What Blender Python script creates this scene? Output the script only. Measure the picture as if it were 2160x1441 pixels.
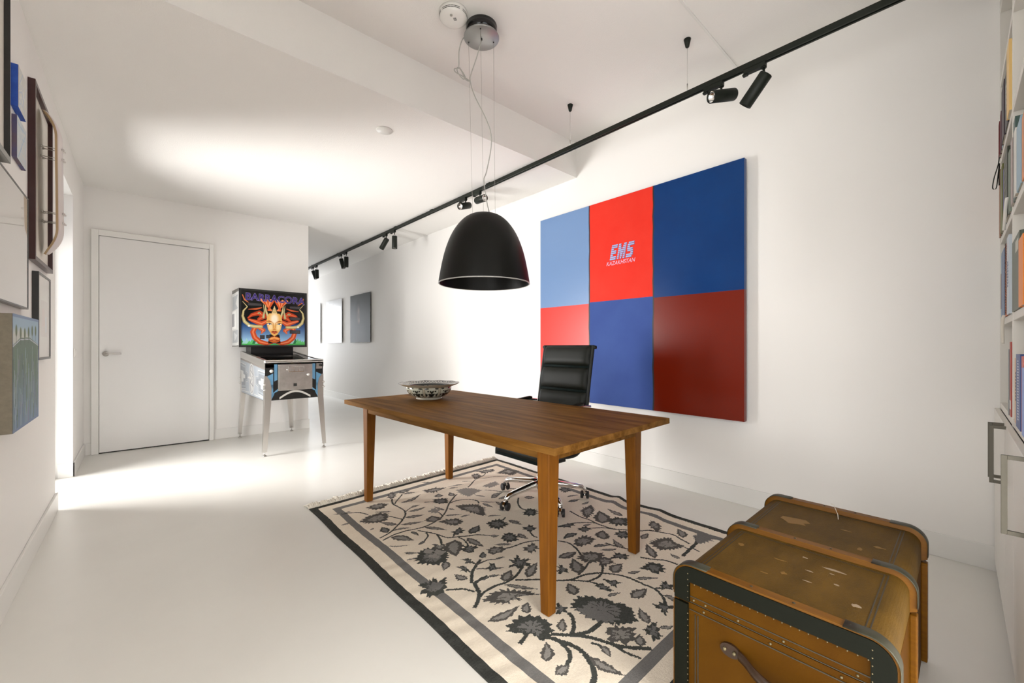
import bpy, math, random
import numpy as np
from mathutils import Vector, Matrix
for _o in list(bpy.data.objects): bpy.data.objects.remove(_o)
S = bpy.context.scene
COL = S.collection

# ------------------------------------------------------------- camera
cam_d = bpy.data.cameras.new('camera'); cam = bpy.data.objects.new('camera', cam_d); COL.objects.link(cam)
cam_d.sensor_width = 36.0; cam_d.lens = 870.9 / 2160 * 36.0
cam_d.shift_y = 9.5 / 2160
cam_d.clip_start = 0.02; cam_d.clip_end = 60
cam.location = (0, 0, 1.15)
cam.rotation_euler = (math.radians(90), 0, math.radians(-42.066))
S.camera = cam
# ------------------------------------------------------------- world, daylight, exposure
W = bpy.data.worlds.new('sky'); S.world = W; W.use_nodes = True
bg = W.node_tree.nodes['Background']; bg.inputs[0].default_value = (.92, .95, 1, 1); bg.inputs[1].default_value = 1.0
S.view_settings.view_transform = 'Standard'; S.view_settings.look = 'None'
S.cycles.caustics_reflective = False; S.cycles.caustics_refractive = False
S.view_settings.exposure = 1.2; S.view_settings.gamma = 1.0; S.view_settings.use_curve_mapping = False

def area(name, loc, rot, sx, sy, power, col, spread=180):
    l = bpy.data.lights.new(name, 'AREA'); l.shape = 'RECTANGLE'; l.size = sx; l.size_y = sy
    l.energy = power; l.color = col; l.spread = math.radians(spread)
    o = bpy.data.objects.new(name, l); COL.objects.link(o); o.location = loc; o.rotation_euler = rot
    return o
R90 = math.pi/2
# daylight: sky outside the tall window in the left wall, plus added fills: upward to the ceilings, rear, side, hall end
def aim(x, y, z): return Vector((x, y, z)).to_track_quat('-Z', 'Z').to_euler()
def aim(x, y, z): return Vector((x, y, z)).to_track_quat('-Z', 'Z').to_euler()
def aim(x, y, z): return Vector((x, y, z)).to_track_quat('-Z', 'Z').to_euler()
def aim(x, y, z): return Vector((x, y, z)).to_track_quat('-Z', 'Z').to_euler()
def aim(x, y, z): return Vector((x, y, z)).to_track_quat('-Z', 'Z').to_euler()
def aim(x, y, z): return Vector((x, y, z)).to_track_quat('-Z', 'Y').to_euler()
def aim(x, y, z): return Vector((x, y, z)).to_track_quat('-Z', 'Y').to_euler()
def aim(x, y, z): return Vector((x, y, z)).to_track_quat('-Z', 'Y').to_euler()
def aim(x, y, z): return Vector((x, y, z)).to_track_quat('-Z', 'Y').to_euler()
def aim(x, y, z): return Vector((x, y, z)).to_track_quat('-Z', 'Y').to_euler()
def aim(x, y, z): return Vector((x, y, z)).to_track_quat('-Z', 'Y').to_euler()
def aim(x, y, z): return Vector((x, y, z)).to_track_quat('-Z', 'Y').to_euler()
def aim(x, y, z): return Vector((x, y, z)).to_track_quat('-Z', 'Y').to_euler()
def aim(x, y, z): return Vector((x, y, z)).to_track_quat('-Z', 'Y').to_euler()
def aim(x, y, z): return Vector((x, y, z)).to_track_quat('-Z', 'Y').to_euler()
def aim(x, y, z): return Vector((x, y, z)).to_track_quat('-Z', 'Y').to_euler()
def aim(x, y, z): return Vector((x, y, z)).to_track_quat('-Z', 'Y').to_euler()
def aim(x, y, z): return Vector((x, y, z)).to_track_quat('-Z', 'Y').to_euler()
def aim(x, y, z): return Vector((x, y, z)).to_track_quat('-Z', 'Y').to_euler()
def aim(x, y, z): return Vector((x, y, z)).to_track_quat('-Z', 'Y').to_euler()
def aim(x, y, z): return Vector((x, y, z)).to_track_quat('-Z', 'Y').to_euler()
def aim(x, y, z): return Vector((x, y, z)).to_track_quat('-Z', 'Y').to_euler()
area('window_daylight', (-1.15, 5.2, .95), aim(1, -.75, -.1), 1.0, 1.6, 38, (1, .985, .965), 125)
area('sky_daylight', (-.80, 4.78, 1.08), aim(1, -.25, 0), .9, 1.95, 24, (1, .985, .97), 160)
area('ceiling_fill', (-3.2, 6.4, -.05), (math.pi, 0, 0), 3.0, 4.6, 130, (1, .975, .94))  # added upward fill that brightens the ceilings, terrace bounce only assumed
area('rear_fill', (.62, -1.95, .85), aim(0, 1, -1.1), 1.9, 1.2, 52, (1, .96, .90), 95)  # added fill from behind the camera, its window is assumed
area('side_fill', (-.70, -.05, 1.2), aim(1, 0, -.1), 2.5, 1.9, 19, (1, .965, .91))  # added fill light for the near right side, no known source
area('hall_fill', (2.5, 12.75, 1.5), (-R90, 0, 0), 1.2, 1.8, 42, (.90, .94, 1))  # added bluish fill for the hall, the end window is assumed

# ------------------------------------------------------------- materials
def srgb(r, g=None, b=None):
    if g is None: g = b = r
    f = lambda c: (c/255/12.92) if c/255 <= .04045 else ((c/255+.055)/1.055)**2.4
    return (f(r), f(g), f(b))
def mat(name, col, rough=.5, metal=0, spec=.5, coat=0, noise=None, bump=None, emis=None, coat_rough=.05):
    """noise=(scale, amount, second colour, stretch xyz)   bump=(scale, strength)"""
    m = bpy.data.materials.new(name); m.use_nodes = True; nt = m.node_tree; b = nt.nodes['Principled BSDF']
    b.inputs['Base Color'].default_value = (*col, 1); b.inputs['Roughness'].default_value = rough
    b.inputs['Metallic'].default_value = metal; b.inputs['Specular IOR Level'].default_value = spec
    b.inputs['Coat Weight'].default_value = coat; b.inputs['Coat Roughness'].default_value = coat_rough
    tc = nt.nodes.new('ShaderNodeTexCoord')
    if noise:
        sc_, amt, c2, st = noise
        mp = nt.nodes.new('ShaderNodeMapping'); mp.inputs['Scale'].default_value = st
        n = nt.nodes.new('ShaderNodeTexNoise'); n.inputs['Scale'].default_value = sc_; n.inputs['Detail'].default_value = 6
        n.inputs['Roughness'].default_value = .6
        r = nt.nodes.new('ShaderNodeValToRGB'); r.color_ramp.elements[0].position = .5-.5*(1-amt)*.6; r.color_ramp.elements[1].position = .5+.5*(1-amt)*.6
        r.color_ramp.elements[0].color = (*col, 1); r.color_ramp.elements[1].color = (*c2, 1)
        nt.links.new(tc.outputs['Object'], mp.inputs[0]); nt.links.new(mp.outputs[0], n.inputs['Vector'])
        nt.links.new(n.outputs[0], r.inputs[0]); nt.links.new(r.outputs[0], b.inputs['Base Color'])
    if bump:
        n2 = nt.nodes.new('ShaderNodeTexNoise'); n2.inputs['Scale'].default_value = bump[0]; n2.inputs['Detail'].default_value = 4
        bp = nt.nodes.new('ShaderNodeBump'); bp.inputs['Strength'].default_value = bump[1]; bp.inputs['Distance'].default_value = bump[2] if len(bump) > 2 else .01
        nt.links.new(tc.outputs['Object'], n2.inputs['Vector']); nt.links.new(n2.outputs[0], bp.inputs['Height']); nt.links.new(bp.outputs[0], b.inputs['Normal'])
    if emis:
        b.inputs['Emission Color'].default_value = (*emis[0], 1); b.inputs['Emission Strength'].default_value = emis[1]
    return m
def art_mat(name, rough=.5, coat=0, spec=.5, coat_rough=.03):
    m = mat(name, (.5, .5, .5), rough, coat=coat, spec=spec, coat_rough=coat_rough); nt = m.node_tree
    a = nt.nodes.new('ShaderNodeAttribute'); a.attribute_name = 'art'
    nt.links.new(a.outputs['Color'], nt.nodes['Principled BSDF'].inputs['Base Color']); return m
def glass_mat(name, tint=(1, 1, 1), refl=.08):
    m = bpy.data.materials.new(name); m.use_nodes = True; nt = m.node_tree
    for n in list(nt.nodes): nt.nodes.remove(n)
    o = nt.nodes.new('ShaderNodeOutputMaterial'); t = nt.nodes.new('ShaderNodeBsdfTransparent'); g = nt.nodes.new('ShaderNodeBsdfGlossy')
    t.inputs[0].default_value = (*tint, 1); g.inputs['Roughness'].default_value = .02
    fr = nt.nodes.new('ShaderNodeLayerWeight'); fr.inputs[0].default_value = .25
    mx = nt.nodes.new('ShaderNodeMixShader'); nt.links.new(fr.outputs['Fresnel'], mx.inputs[0])
    nt.links.new(t.outputs[0], mx.inputs[1]); nt.links.new(g.outputs[0], mx.inputs[2]); nt.links.new(mx.outputs[0], o.inputs[0])
    return m

M = {}
M['wall'] = mat('white_wall_paint', (.86, .838, .805), .62, spec=.25, bump=(350, .08, .002))
M['ceiling'] = mat('textured_ceiling_plaster', (.86, .838, .805), .9, spec=.1, bump=(140, .35, .004))
M['floor'] = mat('poured_resin_floor', (.75, .73, .68), .3, spec=.4, noise=(1.3, .35, (.79, .77, .72), (1, 1, 1)))
M['trim'] = mat('white_painted_trim', (.80, .785, .75), .35, spec=.4)
M['door'] = mat('white_door_paint', (.80, .785, .765), .22, spec=.5)
M['reveal'] = mat('white_reveal_paint', (.82, .81, .79), .5)
M['steel'] = mat('brushed_steel', (.62, .6, .57), .28, metal=1)
M['chrome'] = mat('polished_chrome', (.86, .85, .83), .08, metal=1)
M['dull_steel'] = mat('worn_steel', (.55, .53, .5), .38, metal=1, noise=(18, .2, (.42, .4, .37), (1, 1, 1)))
M['black'] = mat('matt_black_metal', (.011, .012, .010), .45, spec=.25)
M['black_gloss'] = mat('black_gloss', (.006, .006, .006), .15)
M['rubber'] = mat('black_rubber', (.012, .012, .012), .6)
M['track'] = mat('black_track_coating', (.010, .013, .009), .45, spec=.25)
M['lens'] = mat('silver_reflector', (.9, .88, .85), .12, metal=1)
M['white_plastic'] = mat('white_plastic', (.8, .78, .74), .35)
M['dark_slot'] = mat('dark_slot', (.03, .03, .028), .7)
M['disc_grey'] = mat('satin_grey_disc', (.36, .36, .35), .35, metal=.75)
M['wire'] = mat('thin_steel_wire', (.45, .43, .4), .4, metal=.6)
M['cable'] = mat('grey_cable_sheath', (.46, .45, .41), .4)
M['shade_out'] = mat('black_satin_shade', (.004, .004, .003), .45, spec=.22)
M['shade_rim'] = mat('grey_shade_rim', (.35, .34, .32), .3)
M['glass'] = glass_mat('clear_window_glass')

# ------------------------------------------------------------- mesh helpers
class MB:
    def __init__(s): s.v = []; s.f = []; s.mi = []; s.sm = []
    def add(s, vs, fs, mi=0, smooth=False, T=None):
        b = len(s.v)
        s.v += [tuple(T @ Vector(p)) for p in vs] if T is not None else [tuple(p) for p in vs]
        for q in fs: s.f.append(tuple(b+i for i in q)); s.mi.append(mi); s.sm.append(smooth)
        return s
    def box(s, x0, x1, y0, y1, z0, z1, mi=0, T=None):
        return s.add([(x0,y0,z0),(x1,y0,z0),(x1,y1,z0),(x0,y1,z0),(x0,y0,z1),(x1,y0,z1),(x1,y1,z1),(x0,y1,z1)],
              [(0,3,2,1),(4,5,6,7),(0,1,5,4),(1,2,6,5),(2,3,7,6),(3,0,4,7)], mi, False, T)
    def taper(s, b, t, z0, z1, mi=0, T=None):
        """b, t = (x0,x1,y0,y1) at z0 and z1"""
        return s.add([(b[0],b[2],z0),(b[1],b[2],z0),(b[1],b[3],z0),(b[0],b[3],z0),(t[0],t[2],z1),(t[1],t[2],z1),(t[1],t[3],z1),(t[0],t[3],z1)],
              [(0,3,2,1),(4,5,6,7),(0,1,5,4),(1,2,6,5),(2,3,7,6),(3,0,4,7)], mi, False, T)
    def tube(s, pts, r, n=10, mi=0, caps=True, smooth=True, T=None):
        pts = [Vector(p) for p in pts]; rs = r if isinstance(r, (list, tuple)) else [r]*len(pts)
        vs = []; fs = []; up = None
        for i, p in enumerate(pts):
            d = (pts[min(i+1, len(pts)-1)] - pts[max(i-1, 0)]).normalized()
            if up is None:
                up = Vector((0, 0, 1)) if abs(d.z) < .9 else Vector((1, 0, 0))
            a = (up - d*up.dot(d)).normalized(); up = a; b = d.cross(a)
            for k in range(n):
                t = 2*math.pi*k/n; vs.append(p + (a*math.cos(t) + b*math.sin(t))*rs[i])
        for i in range(len(pts)-1):
            for k in range(n): fs.append((i*n+k, i*n+(k+1)%n, (i+1)*n+(k+1)%n, (i+1)*n+k))
        if caps: fs.append(tuple(range(n-1, -1, -1))); fs.append(tuple((len(pts)-1)*n+k for k in range(n)))
        return s.add(vs, fs, mi, smooth, T)
    def lathe(s, prof, n=48, mi=0, smooth=True, T=None, close=False):
        vs = []; fs = []
        for (r, z) in prof:
            for k in range(n):
                t = 2*math.pi*k/n; vs.append((r*math.cos(t), r*math.sin(t), z))
        for i in range(len(prof)-1):
            for k in range(n): fs.append((i*n+k, i*n+(k+1)%n, (i+1)*n+(k+1)%n, (i+1)*n+k))
        if prof[0][0] > 1e-5 and not close: pass
        return s.add(vs, fs, mi, smooth, T)
    def cyl(s, p0, p1, r0, r1=None, n=24, mi=0, smooth=True, T=None):
        return s.tube([p0, p1], [r0, r0 if r1 is None else r1], n, mi, True, smooth, T)
    def prism(s, poly, axis, a0, a1, mi=0, T=None, smooth=False):
        """poly = 2D outline, extruded along axis from a0 to a1"""
        def P(p, a): return (a, p[0], p[1]) if axis == 'x' else ((p[0], a, p[1]) if axis == 'y' else (p[0], p[1], a))
        n = len(poly); vs = [P(p, a0) for p in poly] + [P(p, a1) for p in poly]
        fs = [(i, (i+1) % n, n+(i+1) % n, n+i) for i in range(n)] + [tuple(range(n-1, -1, -1)), tuple(range(n, 2*n))]
        return s.add(vs, fs, mi, smooth, T)
    def ball(s, c, r, n=10, mi=0, sx=1, sy=1, sz=1):
        prof = [(max(r*math.sin(math.pi*i/n), 1e-5), -r*math.cos(math.pi*i/n)) for i in range(n+1)]
        T = Matrix.Translation(c) @ Matrix.Diagonal((sx, sy, sz, 1))
        return s.lathe(prof, n*2, mi, True, T)
    def build(s, name, mats, parent=None, bevel=0, seg=2, loc=None, fix=True):
        me = bpy.data.meshes.new(name); me.from_pydata(s.v, [], s.f)
        for m in (mats if isinstance(mats, (list, tuple)) else [mats]): me.materials.append(M[m] if isinstance(m, str) else m)
        me.polygons.foreach_set('material_index', s.mi); me.polygons.foreach_set('use_smooth', s.sm)
        if fix:
            import bmesh
            bm = bmesh.new(); bm.from_mesh(me); bmesh.ops.recalc_face_normals(bm, faces=bm.faces); bm.to_mesh(me); bm.free()
        me.update()
        o = bpy.data.objects.new(name, me); COL.objects.link(o)
        if parent is not None: o.parent = parent
        if loc is not None: o.location = loc
        if bevel:
            b = o.modifiers.new('bevel', 'BEVEL'); b.width = bevel; b.segments = seg; b.limit_method = 'ANGLE'; b.angle_limit = math.radians(40)
            b.harden_normals = False
        return o
def empty(name, loc, rz=0):
    o = bpy.data.objects.new(name, None); COL.objects.link(o); o.location = loc; o.rotation_euler = (0, 0, rz); o.empty_display_size = .1
    return o
def tag(o, label=None, cat=None, group=None, kind=None):
    if label: o['label'] = label
    if cat: o['category'] = cat
    if group: o['group'] = group
    if kind: o['kind'] = kind
    return o
def struct(o): o['kind'] = 'structure'; return o
def bx(name, m, x0, x1, y0, y1, z0, z1, parent=None, bevel=0):
    return MB().box(x0, x1, y0, y1, z0, z1).build(name, m, parent, bevel)
def text(name, body, size, m, parent, loc, rot, shear=0, extrude=.0008, sx=1, bold=0, align='CENTER'):
    c = bpy.data.curves.new(name, 'FONT'); c.body = body; c.size = size; c.extrude = extrude; c.shear = shear
    c.align_x = align; c.align_y = 'CENTER'; c.offset = bold; c.resolution_u = 4
    t = bpy.data.objects.new(name+'_curve', c); COL.objects.link(t)
    bpy.context.view_layer.update()
    me = bpy.data.meshes.new_from_object(t.evaluated_get(bpy.context.evaluated_depsgraph_get()))
    bpy.data.objects.remove(t); bpy.data.curves.remove(c)
    me.name = name; me.materials.clear(); me.materials.append(M[m])
    o = bpy.data.objects.new(name, me); COL.objects.link(o); o.parent = parent; o.location = loc; o.rotation_euler = rot; o.scale = (sx, 1, 1)
    return o
def grid_mesh(name, nx, ny, pos, rgb, m, parent=None):
    """pos(u,v)->xyz arrays ; rgb: (ny+1, nx+1, 3) sRGB 0..255 painted art"""
    u, v = np.meshgrid(np.linspace(0, 1, nx+1), np.linspace(0, 1, ny+1))
    co = np.stack(pos(u, v), -1).reshape(-1, 3)
    i = np.arange(nx)[None, :] + np.arange(ny)[:, None]*(nx+1)
    f = np.stack([i, i+1, i+nx+2, i+nx+1], -1).reshape(-1, 4)
    me = bpy.data.meshes.new(name); me.vertices.add(len(co)); me.vertices.foreach_set('co', co.astype(np.float32).ravel())
    me.loops.add(f.size); me.loops.foreach_set('vertex_index', f.astype(np.int32).ravel())
    me.polygons.add(len(f)); me.polygons.foreach_set('loop_start', np.arange(0, f.size, 4, dtype=np.int32))
    me.update(calc_edges=True)
    if rgb is not None:
        c = np.clip(np.asarray(rgb, float), 0, 255)/255; c = np.where(c <= .04045, c/12.92, ((c+.055)/1.055)**2.4).reshape(-1, 3)
        a = me.color_attributes.new('art', 'FLOAT_COLOR', 'POINT')
        a.data.foreach_set('color', np.concatenate([c, np.ones((len(c), 1))], 1).astype(np.float32).ravel())
    for mm in (m if isinstance(m, (list, tuple)) else [m]): me.materials.append(M[mm])
    o = bpy.data.objects.new(name, me); COL.objects.link(o)
    if parent is not None: o.parent = parent
    return o
# ---- tiny painter for flat artwork (numpy canvas, x right 0..1, y down 0..1)
class Art:
    def __init__(s, nx, ny, col=(0, 0, 0)):
        s.nx, s.ny = nx, ny; s.c = np.zeros((ny+1, nx+1, 3)) + np.array(col, float)
        s.x, s.y = np.meshgrid(np.linspace(0, 1, nx+1), np.linspace(0, 1, ny+1))
    def put(s, m, col): s.c = s.c*(1-m[..., None]) + np.array(col, float)*m[..., None]
    def poly(s, pts, col, a=1):
        ins = np.zeros(s.x.shape, bool); n = len(pts)
        for i in range(n):
            x1, y1 = pts[i]; x2, y2 = pts[(i+1) % n]
            if y1 == y2: continue
            ins ^= ((y1 > s.y) != (y2 > s.y)) & (s.x < (x2-x1)*(s.y-y1)/(y2-y1)+x1)
        s.put(ins*a, col)
    def ell(s, cx, cy, rx, ry, col, a=1, soft=0):
        d = np.hypot((s.x-cx)/rx, (s.y-cy)/ry)
        m = (d <= 1).astype(float) if not soft else np.clip((1-d)/soft, 0, 1)
        s.put(m*a, col)
    def line(s, pts, w, col, a=1, asp=1.0, shade=None):
        """asp = width/height of the panel so that w is measured in heights"""
        d = np.full(s.x.shape, 9.); ws = w if isinstance(w, (list, tuple)) else [w]*len(pts)
        for i in range(len(pts)-1):
            x1, y1 = pts[i]; x2, y2 = pts[i+1]; dx, dy = (x2-x1)*asp, y2-y1; L = dx*dx+dy*dy+1e-9
            t = np.clip(((s.x-x1)*asp*dx+(s.y-y1)*dy)/L, 0, 1)
            dd = np.hypot((s.x-x1)*asp-t*dx, (s.y-y1)-t*dy)/(ws[i]*(1-t)+ws[i+1]*t)
            d = np.minimum(d, dd)
        s.put((d <= 1)*a, col)
        if shade is not None: s.put(np.clip(1-d/.55, 0, 1)*(d <= 1)*a, shade)
    def flip(s): return s.c[::-1]     # row 0 = bottom

# ============================================================= ROOM SHELL
XL, XR, YF, ZL, ZH, YS = -.435, 3.25, 6.222, 2.835, 3.178, 2.635
struct(bx('floor', 'floor', -1.05, 3.45, -2.3, 12.9, -.12, 0))
w = MB().box(XL-.16, XL, -1.85, -1.35, 0, 3.3).box(XL-.16, XL, 1.25, 4.262, 0, 3.3).box(XL-.16, XL, -1.35, 1.25, 0, .25).box(XL-.16, XL, -1.35, 1.25, 2.45, 3.3).box(XL-.16, XL, 5.292, YF+.2, 0, 3.0).box(XL-.16, XL, 4.262, 5.292, 2.475, 3.0)
struct(w.build('wall_left', 'wall'))
struct(bx('wall_right', 'wall', XR, XR+.2, -.6, 12.8, 0, 3.3))
struct(MB().box(XL, 1.762, YF, YF+.2, 0, 3.0).box(1.562, 1.762, YF+.2, 12.8, 0, 3.0).build('wall_far', 'wall'))
struct(MB().box(1.762, 1.9, 12.6, 12.8, 0, 2.9).box(3.1, XR, 12.6, 12.8, 0, 2.9).box(1.9, 3.1, 12.6, 12.8, 0, .6).box(1.9, 3.1, 12.6, 12.8, 2.4, 2.9).build('wall_hall', 'wall'))
struct(MB().box(1.70, XR+.2, -.66, -.52, 0, 3.3).box(1.56, 1.70, -1.85, -.52, 0, 3.3).box(XL, -.38, -1.85, -1.7, 0, 3.3)
       .box(-.38, 1.56, -1.85, -1.7, 2.55, 3.3).box(-.38, 1.56, -1.85, -1.7, 0, .1).build('wall_rear', 'wall'))
# the lower slab starts at the step over the table, its face is the step
struct(bx('ceiling', 'ceiling', XL-.16, XR+.2, YS, 12.9, ZL, 3.4))
struct(bx('ceiling_upper', 'ceiling', XL-.16, XR+.2, -1.85, YS, ZH, 3.4))
# seam in the upper ceiling
sm_ = struct(bx('trim_1', 'trim', XL, XR, 1.127, 1.141, ZH-.007, ZH+.002)); sm_['label'] = 'thin straight seam strip across the upper ceiling'
# windows: frame and pane
def window(name, axis, a, u0, u1, z0, z1, t=.05, fr=.055, mull=()):
    m = MB()
    def b(ua, ub, za, zb):
        (m.box(a-t/2, a+t/2, ua, ub, za, zb) if axis == 'x' else m.box(ua, ub, a-t/2, a+t/2, za, zb))
    b(u0, u0+fr, z0, z1); b(u1-fr, u1, z0, z1); b(u0+fr, u1-fr, z0, z0+fr); b(u0+fr, u1-fr, z1-fr, z1)
    for q in mull: b(q-fr/2, q+fr/2, z0+fr, z1-fr)
    root = empty(name, (0, 0, 0)); struct(root)
    m.build('window_frame', 'trim', root, .004)
    g = MB()
    if axis == 'x': g.box(a-.004, a+.004, u0+fr, u1-fr, z0+fr, z1-fr)
    else: g.box(u0+fr, u1-fr, a-.004, a+.004, z0+fr, z1-fr)
    g.build('window_pane', 'glass', root)
    return root
window('window_1', 'x', XL-.155, 4.262, 5.292, .0, 2.475, .03, .028)
window('fill_window', 'x', XL-.10, -1.35, 1.25, .25, 2.45, .06, .06, (-.05,))  # unseen window, added only as an opening for the side fill
window('assumed_rear_window', 'y', -1.78, -.38, 1.56, .1, 2.55, .06, .06, (.59,))  # unseen rear window, assumed as an opening for the rear fill
window('assumed_hall_window', 'y', 12.7, 1.9, 3.1, .6, 2.4, .06, .06)  # unseen window closing the hall, assumed for the fill behind it
# baseboards
BH, BT = .126, .013
def base(name, segs):
    m = MB()
    for s_ in segs: m.box(*s_, 0, BH)
    o = m.build(name, 'trim', None, .0025); struct(o); return o
base('baseboard_left', [(XL, XL+BT, -1.7, 4.262+.013), (XL-.09, XL+BT, 4.262, 4.275), (XL, XL+BT, 5.279, YF), (XL-.09, XL+BT, 5.279, 5.292)])
base('baseboard_far', [(XL+BT, -.378, YF-BT, YF), (.676, 1.775, YF-BT, YF), (1.762, 1.775, YF, 12.6)])
base('baseboard_right', [(XR-BT, XR, -.105, 12.6)])
# door in the far wall
d = struct(empty('door_1', (0, YF, 0)))
fm = MB().box(-.378, -.322, -.03, 0, 0, 2.388).box(.632, .676, -.03, 0, 0, 2.388).box(-.322, .632, -.03, 0, 2.328, 2.388)
fm.build('door_frame', 'trim', d, .003)
bx('door_leaf', 'door', -.318, .628, -.018, -.002, .012, 2.324, d, .002)
bx('door_gap', 'dark_slot', -.32, .63, -.008, -.001, .0, .012, d)
h = MB().cyl((-.268, -.018, 1.066), (-.268, -.027, 1.066), .027).cyl((-.268, -.02, 1.066), (-.268, -.062, 1.066), .010)
h.tube([(-.268, -.062, 1.066), (-.24, -.066, 1.066), (-.145, -.066, 1.066)], .0095)
hn = h.build('door_handle', 'steel', d); hn['label'] = 'chrome lever handle'
# light switch between window opening and far corner
o = bx('light_switch', 'white_plastic', XL, XL+.010, 5.335, 5.415, 1.05, 1.13, None, .003)
bx('rocker', 'white_plastic', XL+.0095, XL+.016, 5.348, 5.402, 1.063, 1.117, o, .002)
tag(o, 'white square light switch on the left wall beyond the tall window', 'light switch')
# flush disc in the low ceiling
o = MB().cyl((0, 0, 0), (0, 0, -.006), .062, .060, 40).build('ceiling_cover', 'white_plastic', None, loc=(1.42, 3.06, ZL))
tag(o, 'flat white round cover plate flush in the lower ceiling', 'ceiling cover')
# smoke detector
sd = empty('smoke_detector', (1.418, 2.104, ZH)); tag(sd, 'round white smoke detector on the ceiling beside the lamp canopy', 'smoke detector')
MB().lathe([(.001, 0), (.086, 0), (.086, -.012), (.084, -.016), (.084, -.026)], 48).build('mounting_base', 'white_plastic', sd)
m = MB().lathe([(.083, -.010), (.083, -.034), (.075, -.043), (.06, -.049), (.03, -.052), (.0001, -.053)], 48)
for k in range(28):
    if k % 7 == 0: continue
    for zz, rr in ((-.0215, .0832), (-.0295, .0825)):
        m.box(rr-.001, rr+.0010, -.0085, .0085, zz-.0017, zz+.0017, 1, Matrix.Rotation(2*math.pi*k/28, 4, 'Z'))
T0 = Matrix.Translation((.0, -.02, -.0515)) @ Matrix.Rotation(.6, 4, 'Z')
for k in range(4): m.box(-.012+.006*k, -.0095+.006*k, -.009, .009, -.0015, .0008, 1, T0)
m.build('cover', ['white_plastic', 'dark_slot'], sd)
MB().cyl((-.035, -.03, -.048), (-.035, -.03, -.0535), .008).build('test_button', 'cable', sd)

# ============================================================= TRACK LIGHTING
TX, TZ0, TZ1 = 2.69, 2.796, 2.829
tr = empty('lighting_track', (TX, 0, TZ1)); tag(tr, 'long straight black lighting rail hanging under the ceiling along the room', 'lighting track')
m = MB()
for (a0, a1) in ((-.35, 11.6),):
    m.box(-.0175, .0175, a0, a1, -.004, 0).box(-.0175, -.0135, a0, a1, -.033, -.004).box(.0135, .0175, a0, a1, -.033, -.004)
    m.box(-.0135, -.006, a0, a1, -.033, -.0295).box(.006, .0135, a0, a1, -.033, -.0295).box(-.006, .006, a0, a1, -.016, -.013)
m.build('rail', 'track', tr)
for yy in (3.33, 4.45, 5.42, 6.58, 7.7, 9.2):
    bx('ceiling_clip', 'track', -.021, .021, yy-.03, yy+.03, -.006, .0055, tr)
for i, yy in enumerate((1.25, 2.25, .1)):
    s_ = empty('track_suspension', (TX, yy, ZH))
    tag(s_, ['black cone and steel wire holding the rail near the ceiling seam', 'black cone and wire holding the rail close to the ceiling step', 'black cone and steel wire holding the rail end at the right'][i], 'track suspension', 'wire hangers of the lighting rail')
    MB().lathe([(.0001, 0), (.023, 0), (.021, -.008), (.012, -.05), (.008, -.055), (.0001, -.056)], 24).build('cone', 'track', s_)
    MB().cyl((0, 0, -.05), (0, 0, -.30), .0011, n=6).build('wire', 'wire', s_)
    MB().cyl((0, 0, -.295), (0, 0, -.346), .0045, .0035, n=10).build('gripper', 'steel', s_)
def spot(Y, d, L=.178, r=.0365, pivot=.055, label='', tail=.4):
    o = empty('spotlight', (TX, Y, TZ0)); tag(o, label, 'spotlight', 'black spotlights on the rail')
    MB().box(-.016, .016, -.012, .105, -.026, .004).cyl((0, 0, -.026), (0, 0, -.034), .015).box(-.012, .012, .085, .112, -.033, -.022).build('track_adapter', 'track', o, .002)
    MB().cyl((0, 0, -.03), (0, 0, -pivot-.01), .0065).build('stem', 'track', o)
    d = Vector(d).normalized(); T = d.to_track_quat('Z', 'Y').to_matrix().to_4x4()
    T = Matrix.Translation(Vector((0, 0, -pivot-r*.9)) - d*L*tail + Vector((0, 0, 0))) @ T
    hd = MB().lathe([(.0001, 0), (r-.004, 0), (r-.001, .002), (r, .006), (r, L-.001), (r-.001, L), (r-.003, L), (r-.003, L-.035), (.0001, L-.036)], 36, T=T).build('lamp_head', 'track', o)
    MB().lathe([(r-.0035, L-.012), (r*.62, L-.032), (r*.3, L-.034), (.0001, L-.034)], 32, T=T).build('reflector', 'lens', hd)
    return o
spot(.80, (.02, .66, -.76), label='black spotlight tilted down, nearest on the rail at the right', tail=.12)
spot(1.035, (-.873, .451, -.24), label='black spotlight turned sideways showing its round silver lens, near the ceiling seam', tail=.55)
spot(3.49, (-.148, -.985, -.12), label='black spotlight above the pendant shade with lens to the right', tail=.4)
spot(3.75, (-.907, -.26, -.34), label='black spotlight above the pendant shade with lens to the left', tail=.4)
spot(5.47, (0, 0, -1), label='black spotlight hanging straight down left of the pendant shade', tail=.02)
spot(5.73, (-.27, .52, -.8), label='black spotlight slanting to the left, left of the pendant shade', tail=.12)
spot(7.31, (0, .02, -1), label='black spotlight hanging straight, right one above the dark portrait', tail=.02)
spot(7.56, (.19, -.17, -.95), label='black spotlight slightly slanted, left one above the dark portrait', tail=.05)
spot(8.93, (.03, 0, -1), label='black spotlight hanging straight near the wall corner in the hall', tail=.02)
spot(9.17, (.26, -.23, -.93), label='black slanted spotlight, nearest to the wall corner in the hall', tail=.05)

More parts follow.
